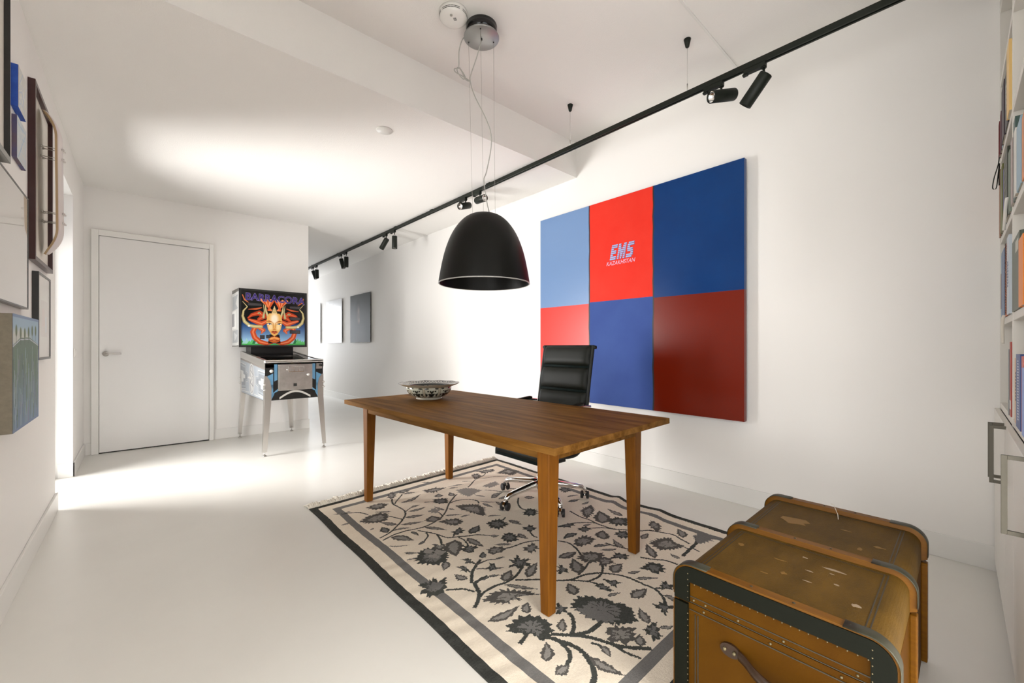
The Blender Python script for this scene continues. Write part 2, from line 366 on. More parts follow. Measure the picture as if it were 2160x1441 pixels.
# ============================================================= PENDANT LAMP
LX, LY = 1.612, 2.075
pl = empty('pendant_lamp', (LX, LY, ZH)); tag(pl, 'large black dome pendant lamp hanging over the wooden table', 'pendant lamp')
MB().lathe([(.0001, 0), (.098, 0), (.098, -.055), (.09, -.058)], 48).build('ceiling_canopy', 'black_gloss', pl)
dsc = MB().lathe([(.09, -.058), (.109, -.066), (.112, -.071), (.112, -.075), (.109, -.077), (.0001, -.078)], 64).build('canopy_disc', 'disc_grey', pl)
dsc['label'] = 'satin grey metal disc'
RR, FF = Vector((.742, -.67, 0)), Vector((.67, .742, 0))
wp = [RR*-.085+FF*.03, RR*.0+FF*-.085, RR*.075+FF*.03]
for p in wp: MB().cyl((p.x, p.y, -.0775), (p.x, p.y, -.082), .004, n=10).build('wire_outlet', 'dark_slot', dsc)
MB().cyl((0, 0, -.0775), (0, 0, -.086), .006, n=12).build('cable_outlet', 'dark_slot', dsc)
zt = 2.0-ZH
for p in wp:
    MB().cyl((p.x, p.y, -.078), (p.x*.9+.0134, p.y*.9-.0121, zt-.022), .0009, n=6).build('suspension_wire', 'wire', pl)
def smooth_path(P, k=6):
    P = [Vector(p) for p in P]; out = []
    for i in range(len(P)-1):
        p0, p1, p2, p3 = P[max(i-1, 0)], P[i], P[i+1], P[min(i+2, len(P)-1)]
        for j in range(k):
            t = j/k; out.append(.5*((2*p1)+(-p0+p2)*t+(2*p0-5*p1+4*p2-p3)*t*t+(-p0+3*p1-3*p2+p3)*t**3))
    return out+[P[-1]]
cb = [(-.0, 3.09), (-.03, 3.0), (-.066, 2.895), (-.072, 2.835), (-.042, 2.729), (.024, 2.594), (.058, 2.504), (.06, 2.414), (.03, 2.263), (.015, 2.203), (.035, 2.06), (.05, 1.992)]
MB().tube(smooth_path([RR*a+FF*(.02*math.sin(i))+Vector((0, 0, z-ZH)) for i, (a, z) in enumerate(cb)]), .0032, 8).build('power_cable', 'cable', pl)
kb = [(-.10, 3.125), (-.123, 3.09), (-.141, 3.015), (-.144, 2.94), (-.15, 2.92), (-.17, 2.905), (-.165, 2.885), (-.12, 2.868), (-.078, 2.838), (-.10, 2.836), (-.13, 2.90), (-.155, 2.925), (-.15, 2.885), (-.115, 2.838), (-.105, 2.862), (-.14, 2.925)]
MB().tube(smooth_path([RR*a+FF*(.012*math.cos(i*1.7))+Vector((0, 0, z-ZH)) for i, (a, z) in enumerate(kb)]), .0034, 8).build('knotted_cable', 'cable', pl)
prof = []
for i in range(25):
    t = i/24; z = zt-.45*(1-math.cos(t*math.pi/2)**.92) ; prof.append((.06+(.285-.06)*math.sin(t*math.pi/2)**.80 if t > 0 else .06, zt-.45*(1-(1-t)**1.0) if False else z))
# explicit dome outline (radius, drop)
dome = [(.0001, .0), (.045, .002), (.075, .007), (.105, .019), (.135, .040), (.165, .072), (.192, .110), (.215, .152), (.236, .205), (.254, .262), (.268, .325), (.279, .385), (.286, .425), (.288, .445)]
ds = []
for i in range(len(dome)-1):
    for k in range(4):
        t = k/4; ds.append((dome[i][0]*(1-t)+dome[i+1][0]*t, dome[i][1]*(1-t)+dome[i+1][1]*t))
ds.append(dome[-1])
so = MB().lathe([(r, zt-dz) for r, dz in dome], 96).lathe([(max(r-.006, .0001), zt-dz-.006) for r, dz in dome[:-1]]+[(.282, zt-.445)], 96)
sh = so.build('lamp_shade', 'shade_out', pl, fix=False, loc=(.0134, -.0121, -.012))
sb = sh.modifiers.new('sub', 'SUBSURF'); sb.levels = 1; sb.render_levels = 1
MB().lathe([(.282, zt-.4455), (.2855, zt-.448), (.289, zt-.4455), (.288, zt-.441)], 96).build('shade_rim', 'shade_rim', sh)
MB().lathe([(.0001, zt-.10), (.02, zt-.10), (.02, zt-.16), (.05, zt-.20), (.062, zt-.25), (.05, zt-.30), (.0001, zt-.318)], 32).build('light_bulb', 'white_plastic', pl)
MB().cyl((0, 0, zt-.005), (0, 0, zt-.1), .022).build('lamp_socket', 'black', pl)
RUG_STEMS = [[7,176,1710,259,1738,334,1792,410,1855,465,1924,486,1997,480,2076,474,2143,516,2235],[6,404,1850,388,1897,362,1964],[6,483,2122,560,2207,617,2267],[5,482,1954,536,1986],[7,180,1671,246,1687,330,1691,403,1670,464,1661,538,1673,606,1704,687,1763,786,1865,896,1949,932,1972],[7,786,1865,866,1869,939,1828,966,1763,944,1719],[5,625,1708,641,1771,635,1799],[6,393,1641,424,1585,450,1533,463,1485,480,1435,533,1404,590,1369,643,1338,685,1282],[8,452,1513,433,1445,406,1387],[6,416,1583,405,1540,358,1497],[6,533,1395,537,1348,523,1294,515,1270],[6,1089,2037,1186,2094,1260,2145,1365,2174,1423,2215],[5,1260,2145,1293,2115,1376,2091,1440,2069,1512,2003],[5,510,1424,554,1456],[5,615,1382,640,1394],[6,926,1410,880,1389],[6,267,2087,236,2150,182,2190,134,2213],[6,1156,1898,1201,1827,1273,1716],[6,858,1043,779,1080,688,1094,644,1110],[13,201,812,237,836,278,878,300,927,315,957,365,963,395,959],[9,259,854,308,871,374,873,430,859,497,866,558,891,577,907],[11,303,968,361,1038,424,1081,472,1108],[5,401,1051,431,1024,466,991],[5,424,1081,494,1079,530,1055],[8,271,904,247,954,207,984,184,1005],[6,360,1031,358,1074],[6,425,1088,422,1136],[8,476,842,569,763,669,671,768,643,840,600,886,538,909,479,911,403,913,344,881,292,849,270],[7,683,658,732,601,756,541],[7,744,665,812,677,880,702],[8,729,599,798,586,859,602,912,637],[6,803,558,817,524,812,505],[7,923,349,960,323,1018,294],[12,331,474,384,416,424,370,451,302,470,256,513,205,547,169],[13,389,414,445,385,498,379,544,385],[8,458,272,463,218,476,171],[14,307,480,328,422,345,378,341,319,318,272,291,240,257,221,217,212],[11,321,424,315,378,286,343,252,332],[11,386,419,430,440,471,480,482,510],[7,409,339,416,314,420,292],[12,266,542,232,529,201,519],[7,938,963,960,916,952,863,927,805,900,767],[7,1331,1188,1309,1089,1308,1001,1294,917,1304,838,1361,768,1425,681,1482,621,1513,556,1498,497,1476,437],[6,1196,945,1260,894,1299,842],[6,1084,1087,1192,1051,1276,987,1295,958],[8,1126,542,1167,483,1199,440,1204,379],[12,1311,400,1424,408,1528,417,1601,460],[7,1121,762,1135,699,1158,645,1146,625],[7,1422,494,1417,447,1408,408],[8,1231,1598,1156,1527,1108,1440,1134,1391],[7,921,1185,884,1121,878,1071],[5,1438,397,1424,362]]
RUG_LEAVES = [["m",536,1986,624,1990,0.3],["m",495,1941,637,1929,0.2],["m",431,1867,554,1818,0.28],["m",355,1792,494,1725,0.2],["m",341,1806,276,1918,0.28],["m",277,1750,391,1700,0.17],["d",244,1743,256,1846,0.5],["m",209,1861,183,1847,0.6],["m",412,2019,310,2103,0.15],["l",447,1658,532,1522,0.2],["m",538,1673,578,1774,0.9],["m",644,1712,740,1646,0.18],["m",691,1783,672,1896,0.2],["m",732,1792,748,1741,0.4],["m",553,1659,607,1609,0.12],["m",522,2111,713,2148,0.15],["m",620,2264,723,2225,0.25],["d",354,1659,364,1578,0.3],["m",701,1617,780,1597,0.2],["m",963,1702,975,1592,0.25],["m",971,1747,1063,1647,0.12],["m",657,2011,728,1971,0.15],["l",229,1678,314,1538,0.34],["m",497,1385,393,1217,0.5],["m",565,1357,577,1198,0.3],["d",606,1390,729,1445,0.45],["m",685,1282,730,1241,0.5],["m",634,1185,712,1106,0.14],["m",202,1452,260,1397,0.3],["m",170,1380,238,1359,0.18],["d",303,1482,369,1504,0.3],["m",914,1367,952,1283,0.25],["l",885,1960,913,2049,0.5],["m",962,2155,1087,2103,0.12],["m",948,2106,1022,2083,0.2],["m",1075,1730,1180,1744,0.35],["m",165,1586,272,1510,0.08],["m",325,1223,263,1149,0.45],["m",794,2017,831,2081,0.8],["m",867,2407,967,2297,0.15],["m",1126,2183,1200,2097,0.12],["m",1023,1860,1066,1778,0.2],["m",1101,1760,1234,1767,0.3],["m",1038,2148,1100,2092,0.15],["m",1059,1665,1055,1519,0.2],["m",841,1509,927,1452,0.16],["m",134,2213,89,2256,0.35],["m",167,2227,193,2202,0.5],["m",136,2038,67,2044,0.3],["m",968,1539,992,1482,0.25],["m",309,1007,288,1089,0.5],["m",424,872,523,923,0.5],["m",533,818,678,884,0.32],["m",749,669,847,786,0.45],["m",886,561,1003,574,0.5],["m",601,570,652,658,0.55],["m",935,510,1011,474,0.25],["m",923,459,1020,380,0.17],["m",773,390,895,374,0.42],["m",701,467,776,440,0.25],["m",187,704,363,690,0.24],["m",344,628,406,682,0.5],["m",409,855,507,717,0.14],["m",373,450,442,506,0.4],["m",206,390,286,460,0.42],["m",192,330,262,323,0.55],["m",424,307,397,243,0.42],["m",342,301,363,161,0.28],["m",530,203,586,239,0.6],["m",670,245,736,329,0.38],["m",678,207,737,170,0.3],["m",891,233,902,287,0.35],["m",791,835,909,803,0.3],["d",441,1136,397,1186,0.3],["d",366,1083,331,1140,0.32],["d",486,1113,535,1164,0.5],["d",392,954,452,923,0.26],["d",466,991,512,966,0.26],["d",400,955,355,950,0.3],["d",530,1055,590,1037,0.26],["m",1324,922,1483,1051,0.5],["m",1524,897,1541,1024,0.34],["d",1098,946,972,958,0.32],["m",1148,790,1250,867,0.6],["m",790,837,922,809,0.32],["m",1145,657,1193,759,0.33],["d",1029,786,1123,726,0.25],["m",1030,736,1122,678,0.2],["m",1179,487,1286,598,0.32],["m",1275,394,1287,459,0.38],["m",1315,641,1407,650,0.45],["m",1520,494,1623,574,0.4],["m",1200,982,1278,964,0.25],["d",1449,1300,1562,1269,0.28],["m",1485,1202,1575,1201,0.25],["m",910,1361,938,1250,0.28],["m",830,1188,830,1095,0.4],["m",654,1176,719,1109,0.13],["l",1269,1578,1327,1510,0.6],["m",1103,1686,1220,1681,0.25],["m",1304,1807,1358,1726,0.2],["m",1518,1365,1627,1327,0.2],["m",900,305,908,225,0.3],["m",1442,817,1425,710,0.3]]
RUG_BLOOMS = [["d",211,1343,270,1404,316,1414,355,1371,395,1319,378,1274,329,1219,298,1221,264,1226,249,1252,239,1275,214,1285,221,1319],["m",347,1379,387,1421,391,1384,421,1388,397,1332],["l",293,1398,331,1385,324,1354,291,1362],["l",339,1355,371,1333,368,1298,330,1311],["l",290,1341,326,1315,324,1280,290,1298],["d",523,533,559,543,590,553,620,540,647,522,653,490,680,466,685,442,686,416,708,396,709,370,699,332,668,302,635,288,603,305,551,358,535,399,521,429,521,457,526,487],["g",528,497,580,487,585,435,589,384,612,342,557,363,530,415,526,453],["d",223,608,259,628,292,631,328,621,357,593,373,562,378,530,360,503,332,478,291,465,271,474,280,504,275,529,247,560,218,591],["d",109,1131,138,1120,153,1106,195,1127,192,1086,243,1099,205,1042,175,1013,149,996,110,1012,91,1016,99,1042,85,1076,121,1077],["g",152,1092,190,1072,182,1035,143,1043],["m",181,2016,253,2056,325,2056,371,2012,356,1959,315,1912,271,1922,211,1958],["m",795,1807,859,1772,924,1712,922,1640,846,1526,816,1554,816,1598,806,1653,790,1715],["d",746,2007,827,1958,789,1888,745,1903,717,1955],["m",299,2197,354,2219,413,2213,434,2143,383,2117,330,2132],["l",977,2049,1057,2036,1105,1991,1131,1906,1049,1893,976,1876,966,1941],["d",787,1433,840,1425,880,1409,869,1318,825,1319,778,1324,764,1375],["d",730,1223,775,1234,807,1224,802,1175,765,1131,719,1148,709,1190],["m",560,1151,603,1166,650,1123,625,1092,583,1100,548,1118],["d",462,1257,502,1282,546,1234,509,1214,480,1195,462,1227],["d",540,1468,617,1500,590,1441,543,1429],["m",562,1661,628,1641,677,1617,679,1552,611,1536,585,1578],["m",787,2225,871,2209,949,2135,894,2126,805,2120,770,2152],["m",524,2326,576,2364,569,2282,524,2242,506,2272],["m",623,2319,673,2347,687,2289,624,2288],["m",1294,2259,1360,2254,1337,2182,1269,2155,1266,2193],["m",1390,2305,1555,2254,1515,2209,1410,2227],["m",1497,2147,1638,2176,1693,2046,1583,2013,1532,2078],["l",1189,1976,1349,1994,1325,1916,1229,1909],["l",598,1845,652,1866,670,1814,626,1785],["d",582,1007,596,976,647,1003,624,959,668,938,631,926,633,890,596,906,569,897,563,936,538,959,578,957],["m",256,825,332,842,387,812,420,775,457,742,480,679,426,728,389,742,389,716,353,756,349,721,290,774],["m",876,769,942,774,980,749,1006,698,954,670,895,688,864,725],["m",966,687,991,655,978,613,914,628,921,665],["d",1023,487,1123,484,1139,434,1099,403,1043,413,1047,450],["m",506,340,546,330,614,264,578,266,559,243,518,241,491,270,464,299,493,313],["d",791,285,843,276,847,224,813,242,767,225,796,258],["d",665,240,695,234,632,178,607,181,617,231],["d",495,589,490,531,445,538],["d",488,1039,487,1005,453,986,446,1009],["d",428,1167,419,1120,405,1124,406,1150],["d",365,1117,358,1074,340,1082],["d",822,527,841,495,794,494,794,515],["d",733,555,770,544,758,476,734,511],["d",1002,350,989,305,955,314,952,338],["d",746,787,733,724,675,736],["m",1407,1144,1537,1155,1474,1084,1377,1051,1319,1035,1345,1080],["d",1390,917,1477,916,1500,851,1415,800,1374,836,1352,877],["d",1269,792,1323,782,1327,740,1273,714,1240,744],["m",1516,709,1583,722,1572,660,1496,628,1480,662],["m",1316,588,1403,580,1463,545,1427,489,1426,440,1336,470,1282,519],["m",1018,907,1099,898,1119,834,1057,820,980,838,971,863],["g",1625,457,1688,439,1668,364,1593,377,1516,394,1537,427],["d",1150,977,1199,972,1205,927,1139,927],["d",906,1217,969,1212,951,1157,905,1159],["m",728,1034,811,1042,793,991,714,974],["d",1068,1378,1147,1404,1167,1361,1102,1300,1059,1339],["d",1005,643,1076,655,1095,607,1055,583,1031,619],["d",1600,1506,1670,1508,1644,1433,1576,1432],["d",1078,1082,1165,1065,1178,1032,1119,1045],["m",1561,2167,1664,2160,1649,2045,1554,2031]]

# ============================================================= RUG
RX, RY, RW, RL = .885, .635, 1.805, 2.475
def warp(x, y): return RX+x, RY+y*(1+.0215*x)
def rug():
    c = .0042; nx, ny = int(RW/c), int(RL/c)
    gx, gy = np.meshgrid((np.arange(nx)+.5)*c, (np.arange(ny)+.5)*c)
    rs = np.random.RandomState(4)
    jag = (rs.rand(ny, nx)-.5)*.004
    mi = np.zeros((ny, nx), np.int32)
    d = np.minimum(np.minimum(gx, RW-gx), np.minimum(gy, RL-gy)) + jag*.5
    mi[(d > .118) & (d < .164)] = 2; mi[d < .047] = 1
    def poly(P, v, ser=0):
        P = np.array(P, float).reshape(-1, 2)/1000
        x0, y0 = P.min(0)-.02; x1, y1 = P.max(0)+.02
        i0, i1 = max(int(x0/c), 0), min(int(x1/c)+1, nx); j0, j1 = max(int(y0/c), 0), min(int(y1/c)+1, ny)
        if i1 <= i0 or j1 <= j0: return
        X, Y = gx[j0:j1, i0:i1]+jag[j0:j1, i0:i1]*1.2, gy[j0:j1, i0:i1]
        ins = np.zeros(X.shape, bool); n = len(P)
        for i in range(n):
            ax, ay = P[i]; b_x, b_y = P[(i+1) % n]
            if ay == b_y: continue
            ins ^= ((ay > Y) != (b_y > Y)) & (X < (b_x-ax)*(Y-ay)/(b_y-ay)+ax)
        mi[j0:j1, i0:i1][ins] = v
    col = {'d': 3, 'm': 4, 'l': 5, 'g': 2}
    def serr(P, amp, v):
        """outline with little teeth"""
        P = np.array(P, float).reshape(-1, 2); out = []; cen = P.mean(0)
        for i in range(len(P)):
            a, b = P[i], P[(i+1) % len(P)]; L = np.hypot(*(b-a)); k = max(1, int(L/20))
            for j in range(k):
                p = a+(b-a)*j/k; out.append(p); q = a+(b-a)*(j+.5)/k; nrm = q-cen; nrm /= np.hypot(*nrm)+1e-6
                out.append(q+nrm*amp*(.5+.9*rs.rand()))
        poly(np.array(out).ravel(), v)
    for s_ in RUG_STEMS:
        w = s_[0]*1.2+3.4; P = np.array(s_[1:], float).reshape(-1, 2)
        Q = [Vector((p[0], p[1], 0)) for p in P]; Q = [np.array(q[:2]) for q in smooth_path(Q, 5)] if len(Q) > 2 else list(P)
        for i in range(len(Q)-1):
            a, b = np.array(Q[i]), np.array(Q[i+1]); t = b-a; t = t/(np.hypot(*t)+1e-6); nrm = np.array([-t[1], t[0]])*w/2
            poly(np.concatenate([a-t*2+nrm, b+t*2+nrm, b+t*2-nrm, a-t*2-nrm]), 3 if w > 10 else 4)
    for L_ in RUG_LEAVES:
        v, x0, y0, x1, y1, w = L_; a, b = np.array([x0, y0], float), np.array([x1, y1], float)
        t = b-a; L = np.hypot(*t); t /= L; nrm = np.array([-t[1], t[0]]); out = []; inn = []
        w = w*L*.62; cur = (rs.rand()-.5)*.18*L
        for sgn, rng in ((1, range(0, 11)), (-1, range(10, -1, -1))):
            for i in rng:
                u = i/10; h_ = w*.85*math.sin(math.pi*u**.75)**1.25*(.92 if i % 2 else 1.22); mid = a+t*L*u+nrm*cur*math.sin(math.pi*u)
                out.append(mid+nrm*sgn*h_); inn.append(a+t*L*(.12+.72*u)+nrm*cur*math.sin(math.pi*u)+nrm*sgn*h_*.5)
        poly(np.array(out).ravel(), 3 if v == 'd' else 4)
        if v != 'd' and L > 60: poly(np.array(inn).ravel(), 5)
        elif v != 'd': poly(np.array(inn).ravel(), 5)
        else: poly(np.array(inn).ravel(), 2)
    for P in RUG_BLOOMS:
        v = col[P[0]]; serr((np.array(P[1:], float).reshape(-1, 2)*.93+np.array(P[1:], float).reshape(-1, 2).mean(0)*.07).ravel(), 20, v)
        Q = np.array(P[1:], float).reshape(-1, 2); cen = Q.mean(0)
        if P[0] in 'md':
            serr(((Q-cen)*.50+cen).ravel(), 14, 5 if P[0] == 'm' else 2)
            for i in range(0, len(Q), 2):
                a, b = Q[i], cen; t = b-a; t = t/(np.hypot(*t)+1e-6); nrm = np.array([-t[1], t[0]])*2.6
                a = a+(cen-a)*.2; b = a+(cen-a)*.75
                poly(np.concatenate([a+nrm, b+nrm, b-nrm, a-nrm]), v)
    # height: slight rolls and wrinkles
    vx, vy = np.meshgrid(np.linspace(0, RW, nx+1), np.linspace(0, RL, ny+1))
    z = .0055+.0010*np.sin(vy*70+3*np.sin(vx*9))*np.exp(-(vx/.25)**2)+.0012*np.sin(vx*23+vy*31)*np.sin(vy*17-vx*5)
    z += .020*np.exp(-((vx-1.72)/.22)**2)*np.exp(-((vy-1.02-.18*(vx-1.5))/.05)**2)+.010*np.exp(-((vx-1.6)/.3)**2)*np.exp(-((vy-.83+.2*(vx-1.5))/.05)**2)
    z += .010*np.exp(-((vx-1.5)/.3)**2)*np.exp(-((vy-.62-.3*(vx-1.3))/.045)**2)+.008*np.exp(-((vy-2.2+.08*vx)/.04)**2)*np.exp(-((vx-.8)/.7)**2)
    z += .0006*rs.rand(ny+1, nx+1)
    wx, wy = warp(vx, vy); wx = wx+.0025*np.sin(vy*9)+.02*np.exp(-((vy-1.02)/.09)**2)*(vx > RW*.7)*(vx/RW-.7)/.3*-1
    root = empty('patterned_rug', (RX+RW/2, RY+RL/2, 0))
    tag(root, 'cream flatweave rug with grey leafy vines and dark border under the table', 'rug')
    n1 = nx+1
    co = np.stack([wx-root.location.x, wy-root.location.y, z], -1).reshape(-1, 3)
    # skirt around the edge so that the weave has thickness
    ring = np.concatenate([np.arange(n1), n1*np.arange(1, ny+1)+nx, n1*ny+np.arange(nx-1, -1, -1), n1*np.arange(ny-1, 0, -1)])
    low = co[ring].copy(); low[:, 2] = .0004
    i = np.arange(nx)[None, :]+np.arange(ny)[:, None]*n1
    f = np.stack([i, i+1, i+n1+1, i+n1], -1).reshape(-1, 4)
    k = np.arange(len(ring)); kn = (k+1) % len(ring); base_ = len(co)
    sk = np.stack([ring[kn], ring[k], base_+k, base_+kn], -1)
    co = np.concatenate([co, low]); f = np.concatenate([f, sk]); mm = np.concatenate([mi.ravel(), np.ones(len(sk), np.int32)])
    me = bpy.data.meshes.new('rug_weave'); me.vertices.add(len(co)); me.vertices.foreach_set('co', co.astype(np.float32).ravel())
    me.loops.add(f.size); me.loops.foreach_set('vertex_index', f.astype(np.int32).ravel())
    me.polygons.add(len(f)); me.polygons.foreach_set('loop_start', np.arange(0, f.size, 4, dtype=np.int32))
    for nm in ('rug_cream', 'rug_charcoal', 'rug_grey', 'rug_dark', 'rug_mid', 'rug_light'): me.materials.append(M[nm])
    me.update(calc_edges=True); me.polygons.foreach_set('material_index', mm.astype(np.int32)); me.polygons.foreach_set('use_smooth', np.ones(len(f), bool))
    o = bpy.data.objects.new('woven_field', me); COL.objects.link(o); o.parent = root
    rr = random.Random(3); m = MB()
    for e, (yy, sg) in enumerate(((RL, 1), (0, -1))):
        x = .0
        while x < RW:
            wx_, wy_ = warp(x, yy); wx_ -= root.location.x; wy_ -= root.location.y
            a = rr.uniform(-.7, .7)*.03; L = rr.uniform(.045, .085)
            if sg < 0: a *= .2; L = .009
            pts = [(wx_, wy_-.006*sg, .007), (wx_+a*.4, wy_+L*.4*sg, .014+rr.random()*.018), (wx_+a, wy_+L*.75*sg, .008+rr.random()*.016), (wx_+a*1.5+rr.uniform(-.01, .01), wy_+L*sg, .003+rr.random()*.006)]
            m.tube(pts, [.0045, .0065, .0055, .0020], 5)
            x += rr.uniform(.005, .009)
    fr = m.build('fringe', 'rug_fringe', root); fr['kind'] = 'stuff'; fr['label'] = 'short curly white fringe'
def rug_mat(name, c, c2): M[name] = mat(name, c, .95, spec=.1, noise=(90, .3, c2, (1, 3, 1)), bump=(260, .6, .003))
rug_mat('rug_cream', (.86, .77, .64), (.76, .67, .54)); rug_mat('rug_charcoal', (.030, .032, .028), (.065, .066, .06))
rug_mat('rug_grey', (.15, .148, .14), (.21, .20, .19)); rug_mat('rug_dark', (.045, .048, .042), (.085, .088, .08))
rug_mat('rug_mid', (.085, .08, .072), (.13, .122, .11)); rug_mat('rug_light', (.24, .225, .205), (.33, .31, .28))
M['rug_fringe'] = mat('rug_fringe_wool', (.72, .67, .58), .9)
rug()

# ============================================================= TABLE
M['table_top'] = mat('oiled_table_wood', (.105, .042, .006), .55, spec=.06, noise=(3.2, .45, (.235, .11, .024), (7, .55, 7)), bump=(60, .08, .002))
M['table_leg'] = mat('orange_table_leg_wood', (.215, .078, .007), .45, spec=.15, noise=(5, .3, (.135, .046, .005), (12, 12, 1)))
TT = empty('wooden_table', (1.647, 2.10, 0), math.radians(2.0)); tag(TT, 'long brown wooden table with tapered legs standing on the patterned rug', 'table')
hx, hy, zt_ = .49, 1.01, .753
m = MB(); nb = 6
for k in range(nb):
    x0 = -hx+2*hx*k/nb; m.box(x0+.0003, x0+2*hx/nb-.0003, -hy, hy, zt_-.030, zt_)
m.build('tabletop', 'table_top', TT, .0016)
lx, ly, ls = .36, .873, .070
LEGC = {(-1, -1): (.41, .91), (1, -1): (.387, .897), (-1, 1): (.392, .91), (1, 1): (.395, .92)}
for sx_ in (-1, 1):
    for sy_ in (-1, 1):
        ox, oy = sx_*LEGC[sx_, sy_][0], sy_*LEGC[sx_, sy_][1]     # outer corner
        def rect(s, q=0): 
            ax, bxx = sorted((ox-sx_*q, ox-sx_*(s+q))); ay, by = sorted((oy-sy_*q, oy-sy_*(s+q))); return (ax, bxx, ay, by)
        MB().taper(rect(.047, .006), rect(ls), .0095, zt_-.0305).build('leg', 'table_leg', TT, .004, 2)
az0, az1 = zt_-.092, zt_-.0305
bx('apron', 'table_top', -.335, .312, -.900, -.874, az0, az1, TT, .001)
bx('apron', 'table_top', -.318, .320, .874, .900, az0, az1, TT, .001)
bx('apron', 'table_top', -.386, -.360, -.838, .838, az0, az1, TT, .001)
bx('apron', 'table_top', .352, .378, -.825, .845, az0, az1, TT, .001)

# ============================================================= BOWL
def bowl():
    root = empty('patterned_bowl', (1.62, 2.727, zt_+.0012)); tag(root, 'wide rimmed ceramic bowl with dark floral pattern on the table end', 'bowl')
    outer = [(.0001, .006), (.070, .006), (.078, .0), (.092, .0), (.095, .006), (.092, .013), (.118, .022), (.141, .036), (.157, .054), (.166, .073), (.168, .088), (.168, .096), (.186, .100), (.212, .110), (.226, .118)]
    inner = [(.2265, .1195), (.212, .1135), (.186, .1035), (.166, .0995), (.160, .090), (.152, .066), (.132, .044), (.105, .029), (.06, .020), (.0001, .018)]
    P = [Vector((a, 0, b)) for a, b in outer]; P = [(max(q.x, .0001), q.z) for q in smooth_path(P, 5)]
    Q = [Vector((a, 0, b)) for a, b in inner]; Q = [(max(q.x, .0001), q.z) for q in smooth_path(Q, 5)]
    prof = P+Q; n = 300; vs = []; fs = []; cs = []
    rs = np.random.RandomState(8); blobs = [(rs.uniform(-.42, .42), rs.uniform(-1, 1), rs.uniform(.05, .17)) for _ in range(26)]
    for i, (r, z) in enumerate(prof):
        for k in range(n):
            a = 2*math.pi*k/n; wob = .004*math.sin(a*12)*max(0, (r-.18)/.046)
            rr = r+wob*.35*(r > .18); vs.append((rr*math.cos(a), rr*math.sin(a), z+wob*.3))
            base = (186, 176, 154); c = base
            seg = 9; u = (a/(2*math.pi)*seg+.35) % 1-.5
            if i < len(P):
                if .090 < r and z < .092 and z > .018:
                    v = (z-.055)/.036
                    if abs(u) < .40:
                        c = (196, 196, 178)
                        for (bu, bv, br) in blobs:
                            if ((abs(u)-abs(bu))*1.25)**2+((v-bv)*.55)**2 < (br*.62)**2: c = (34, 40, 36)
                        if (u/.20)**2+((v+.35)/.34)**2 < 1 and (abs(u)+abs(v+.35)*.5) % .12 < .075: c = (26, 32, 32)
                    if abs(abs(u)-.42) < .018: c = (120, 122, 108)
                if z < .018 and r > .088: c = (190, 184, 168)
                if .092 < z < .0985 and r < .172: c = (150, 138, 112)
            else:
                t = (r-.166)/.06
                if r > .17 and r < .222:
                    g = math.sin(a*54)*math.cos(t*9)+.7*math.sin(a*90+t*14)
                    c = (66, 72, 78) if g > .1 else (176, 172, 162)
                elif r >= .222: c = (110, 104, 96)
                elif .158 < r <= .17: c = (60, 62, 60)
                elif r > .1:
                    g = math.sin(a*27)*math.sin(r*230); c = (50, 56, 58) if g > .35 else (206, 200, 186)
            cs.append(c)
    for i in range(len(prof)-1):
        for k in range(n): fs.append((i*n+k, i*n+(k+1) % n, (i+1)*n+(k+1) % n, (i+1)*n+k))
    me = bpy.data.meshes.new('bowl_body'); me.from_pydata(vs, [], fs); me.materials.append(M['bowl_glaze'])
    me.polygons.foreach_set('use_smooth', [True]*len(fs))
    c = np.array(cs)/255.; c = np.where(c <= .04045, c/12.92, ((c+.055)/1.055)**2.4)
    a = me.color_attributes.new('art', 'FLOAT_COLOR', 'POINT'); a.data.foreach_set('color', np.concatenate([c, np.ones((len(c), 1))], 1).astype(np.float32).ravel())
    o = bpy.data.objects.new('bowl_body', me); COL.objects.link(o); o.parent = root
M['bowl_glaze'] = art_mat('glazed_ceramic', .22, coat=.3)
bowl()

